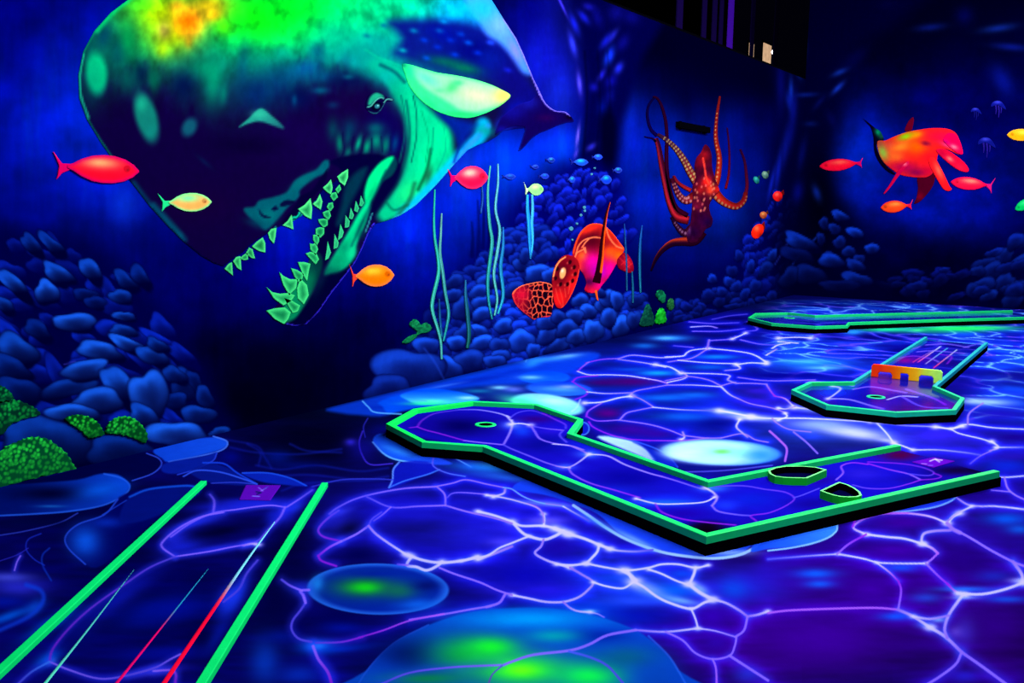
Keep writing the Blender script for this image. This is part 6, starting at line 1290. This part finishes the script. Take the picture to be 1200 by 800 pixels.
# curved green bumpers on the long course
def bumper(pts, lab, zb, zt, th=.012):
    S_ = PX(pts); P = P3(S_, zt)[:, :2]
    r = empty('bumper', (P[:, 0].mean(), P[:, 1].mean(), zb), lab, 'golf obstacle', 'hollow green bumpers on the long course')
    s = 1 if area(P) > 0 else -1; I = offs(P, s * th, True); n = len(P)
    V = [(*q, z) for z in (zb, zt) for q in P] + [(*q, z) for z in (zb, zt) for q in I]
    Fs = []
    for i in range(n):
        j = (i + 1) % n
        Fs += [(i, j, n + j, n + i), (2 * n + j, 2 * n + i, 3 * n + i, 3 * n + j), (n + i, n + j, 3 * n + j, 3 * n + i)]
    me = bpy.data.meshes.new('wall'); me.from_pydata(V, [], Fs); me.materials.append(flat('deep_green_bumper', (14, 205, 45), .5, .08)); me.materials.append(flat('pale_green_edge', (120, 250, 140), .5, .08)); me.materials.append(BLK)
    for k, f in enumerate(me.polygons): f.material_index = (0, 2, 1)[k % 3]
    bm = bmesh.new(); bm.from_mesh(me); bmesh.ops.recalc_face_normals(bm, faces=bm.faces); bm.to_mesh(me); bm.free()
    o = bpy.data.objects.new('curved_wall', me); C.objects.link(o); recentre(o); adopt(o, r)
    f = prism('dark_floor', I, zb, zb + .004, flat('dark_blue_inset', (2, 4, 50), .8, 0), r); f['label'] = 'dark blue floor inside the bumper'
bumper("900,551 902,555 908,557.8 918,559.2 930,559.8 946,560 958,555 969,550.2 956,547 940,545.7 920,545.8 908,547.6", 'larger hollow green bumper with a rounded end near the inner rail', ZB, ZB + .045)
bumper("961,574.6 968,577.2 976,579.8 984,581.6 994,582.3 1005,582 1010,580 1008,576 1002,571.6 994,567.6 983,564.4 973,569", 'smaller hollow green bumper with a pointed end against the outer rail', ZB, ZB + .045)

W_R = .036
# the second course with the straight lane and the arched bridge
L2 = PX("1085,394.5 1000,447 950,447.5 930,456.5 970,474 1050,482.5 1118,479.5 1128,466 1095,452 1156,401")
root = empty('mini_golf_course', ground(1050, 450, 0), 'mini golf course on the right with eight-sided end and teal-railed lane', 'mini golf course')
P = P3(L2, ZT)[:, :2]
rails(root, P, False, W_R, Z0, ZT, TG, 'rail', {0: TE, 8: TE, 1: AG})
sgn = 1 if area(P) > 0 else -1
prism('base', offs(P, -sgn * W_R * .5, True), 0, Z0, BLK, root)
bed(root, offs(P, sgn * .002, True), ZB, BEDM)
cup(root, 1026.5, 465, ZB, TG)
a = ground(1021, 441, ZB); b = ground(1103.5, 449.5, ZB)
br_ = empty('arch_gate', (a + b) / 2, 'red to yellow gate with three arches standing across the lane', 'golf obstacle')
ev = (b - a); Lg = np.linalg.norm(ev); ev /= Lg; nv = np.array([ev[1], -ev[0], 0.0]);
if nv @ (EYEP - a) < 0: nv = -nv
Hg = .125
def gate():
    # front outline with three openings, cut as quads on a fine grid so colour can run from red to yellow
    nx, nz = 132, 20; V = []; cols = []
    def solid(s, h):
        x, z = s * Lg, h * Hg
        for c0, hw, top in ((.20, .10, .46), (.475, .062, .52), (.785, .10, .52)):
            cx_, hw_ = c0 * Lg, hw * Lg
            if abs(x - cx_) < hw_:
                e = abs(x - cx_) / hw_; t_ = top * Hg * (1 - max(0, e - .55) ** 2 * 1.6)
                if z < t_: return False
        for cx_ in (0, Lg):
            rr = .03; dx = abs(x - cx_); dz = Hg - z
            if dx < rr and dz < rr and (rr - dx) ** 2 + (rr - dz) ** 2 > rr * rr: return False
        return True
    G = np.array([[solid((i + .5) / nx, (j + .5) / nz) for j in range(nz)] for i in range(nx)])
    th = .022; vid = {}; Fs = []
    def v(i, j, k):
        if (i, j, k) not in vid:
            vid[(i, j, k)] = len(V); V.append(a + ev * (Lg * i / nx) + UZ * (Hg * j / nz) + nv * (th / 2 if k else -th / 2))
            s = i / nx; st = ((0, (255, 60, 10)), (.12, (255, 50, 20)), (.3, (255, 90, 10)), (.5, (255, 160, 10)), (.65, (255, 190, 30)), (.75, (215, 240, 70)), (.9, (190, 255, 100)), (1, (180, 255, 110)))
            cols.append([np.interp(s, [q[0] for q in st], [q[1][c] for q in st]) / 255 for c in range(3)])
        return vid[(i, j, k)]
    for i in range(nx):
        for j in range(nz):
            if not G[i, j]: continue
            Fs.append((v(i, j, 1), v(i + 1, j, 1), v(i + 1, j + 1, 1), v(i, j + 1, 1))); Fs.append((v(i, j, 0), v(i, j + 1, 0), v(i + 1, j + 1, 0), v(i + 1, j, 0)))
            if i == 0 or not G[i - 1, j]: Fs.append((v(i, j, 0), v(i, j, 1), v(i, j + 1, 1), v(i, j + 1, 0)))
            if i == nx - 1 or not G[i + 1, j]: Fs.append((v(i + 1, j, 0), v(i + 1, j + 1, 0), v(i + 1, j + 1, 1), v(i + 1, j, 1)))
            if j == 0 or not G[i, j - 1]: Fs.append((v(i, j, 0), v(i + 1, j, 0), v(i + 1, j, 1), v(i, j, 1)))
            if j == nz - 1 or not G[i, j + 1]: Fs.append((v(i, j + 1, 0), v(i, j + 1, 1), v(i + 1, j + 1, 1), v(i + 1, j + 1, 0)))
    o = mesh_obj('arched_panel', np.array(V), np.array(Fs), MURAL, None, np.array(cols))
    bm = bmesh.new(); bm.from_mesh(o.data); bmesh.ops.recalc_face_normals(bm, faces=bm.faces); bm.to_mesh(o.data); bm.free()
    adopt(recentre(o), br_)
gate()

W_R = .032
# the distant course along the back
L3 = PX("1186,363.5 1060,366.5 955,369.3 923,366 886,366.8 878,372 905,378.3 955,382 992,381 995,377.5 1100,374 1225,370.5")
root = empty('mini_golf_course', ground(990, 374, 0), 'distant green-railed mini golf course running along the back wall', 'mini golf course')
P = P3(L3, ZT)[:, :2]
rails(root, P, False, W_R, Z0, ZT, AG, 'rail')
sgn = 1 if area(P) > 0 else -1
prism('base', offs(P, -sgn * W_R * .5, True), 0, Z0, BLK, root)
bed(root, offs(P, sgn * .002, True), ZB, BEDM)
cup(root, 925, 372.5, ZB, AG)

# the near lane at the lower left
zl = .027
root = empty('mini_golf_lane', ground(300, 640, 0), 'straight mini golf lane with two bright green rails at the lower left', 'mini golf lane')
def ext(p0, p1, d):
    p0, p1 = ground(*p0, zl), ground(*p1, zl); t = (p1 - p0) / np.linalg.norm(p1 - p0); return np.array([p0, p1 + t * d])[:, :2]
rl = ext((238.5, 563), (0, 783), 1.1); rr_ = ext((380.5, 565), (235, 800), 1.0)
rails(root, rl, False, .037, 0, zl, AQ); rails(root, rr_, False, .037, 0, zl, AQ)
pl0 = dict(o=np.array([0, 0, 0.0]), e1=np.array([1.0, 0, 0]), e2=np.array([0, 1.0, 0]), n=UZ)
bp_ = [tuple(rl[0]), tuple(rr_[0]), tuple(rr_[1]), tuple(rl[1])]
patch('putting_surface', bp_, pl0, .004, lambda p: None, FLOORM, 1.15, root, False, lambda p, A: paint_floor(p, A[:, :2]), .004, True)
plaque(root, PX("288,568 329,568.3 316.5,586 280,585"), .007, marks=(("303,571 308,575", (120, 90, 240), 1.2), ("306,575 312,571.5", (130, 110, 245), 1), ("300,576 306,577 301,579", (10, 20, 90), 1.6), ("296,581 304,581.5", (110, 110, 240), 1.2), ("309,573 314,570", (60, 60, 200), 1)))
for t, w0, w1, c0, c1, lab in (("52,801 100,741 157,667", 3, .5, (90, 230, 200), (60, 160, 180), 'pale green streak'), ("134,803 180,746 244,666", 3, .6, (230, 10, 110), (30, 140, 190), 'pink to cyan streak'), ("190,803 254,708 290,655 322,611", 5, .8, (255, 10, 60), (120, 220, 250), 'widest red to white streak')):
    Pp = PX(t); out = ribbon(Pp, w0, w1)
    def f(p, Pp=Pp, c0=c0, c1=c1):
        p.fill(c0); n = Pp
        x0, y0 = Pp[0]; x1, y1 = Pp[-1]
        tt = np.clip(((p.U - x0) * (x1 - x0) + (p.V - y0) * (y1 - y0)) / ((x1 - x0) ** 2 + (y1 - y0) ** 2), 0, 1)
        tt = sstep((tt - .45) / .25) if c0[0] > 200 else tt
        p.C[:] = (np.array(c0)[None] * (1 - tt[:, None]) + np.array(c1)[None] * tt[:, None]) / 255
    patch('painted_streak', out, pl0, .007, f, FLOORM, 1.2, root, False, None, .003)['label'] = lab

# ------------------------------------------------------------------ light
def area_light(name, loc, target, sx, sy, e, col=(1, 1, 1)):
    L = bpy.data.lights.new(name, 'AREA'); L.shape = 'RECTANGLE'; L.size = sx; L.size_y = sy; L.energy = e; L.color = col
    o = bpy.data.objects.new(name, L); C.objects.link(o); o.location = tuple(loc)
    d = Vector(tuple(np.array(target) - np.array(loc))); o.rotation_euler = d.to_track_quat('-Z', 'Y').to_euler()
    return o
def rp(a, b, z): return CORNER + DL * a + DB * b + UZ * z
LIGHTS = [(2.5, 4.0, 2.0, 0.5, 0.5, 310), (6.5, 4.2, 6.0, 0.5, 0.8, 370), (10.5, 4.2, 10.0, 0.5, 0.8, 385), (14.0, 4.5, 13.5, 1.0, 0.5, 370), (6, 9.0, 5.5, 8.0, 0, 340), (17.5, 7.5, 8, 4.5, 0.1, 120)]  # unseen white area lights, added to brighten walls, floor and rail sides
for i, (a, b, ta, tb, tz, e) in enumerate(LIGHTS):
    area_light('added_area_light', rp(a, b, 4.95), rp(ta, tb, tz), 3.0, 1.2, e)

w = bpy.data.worlds.new('World'); bpy.context.scene.world = w; w.use_nodes = True
w.node_tree.nodes['Background'].inputs[0].default_value = (.01, .01, .05, 1); w.node_tree.nodes['Background'].inputs[1].default_value = .04

cam = bpy.data.cameras.new('Camera'); co = bpy.data.objects.new('Camera', cam); C.objects.link(co)
cam.sensor_width = 36; cam.lens = F * 36 / 1200; cam.clip_start = .05; cam.clip_end = 200
M = Matrix(((RT[0], UP[0], -FWD[0], 0), (RT[1], UP[1], -FWD[1], 0), (RT[2], UP[2], -FWD[2], EYE), (0, 0, 0, 1)))
co.matrix_world = M
sc = bpy.context.scene; sc.camera = co
sc.view_settings.view_transform = 'Standard'; sc.view_settings.look = 'None'; sc.view_settings.gamma = 1; sc.view_settings.exposure = 0; sc.view_settings.use_curve_mapping = False
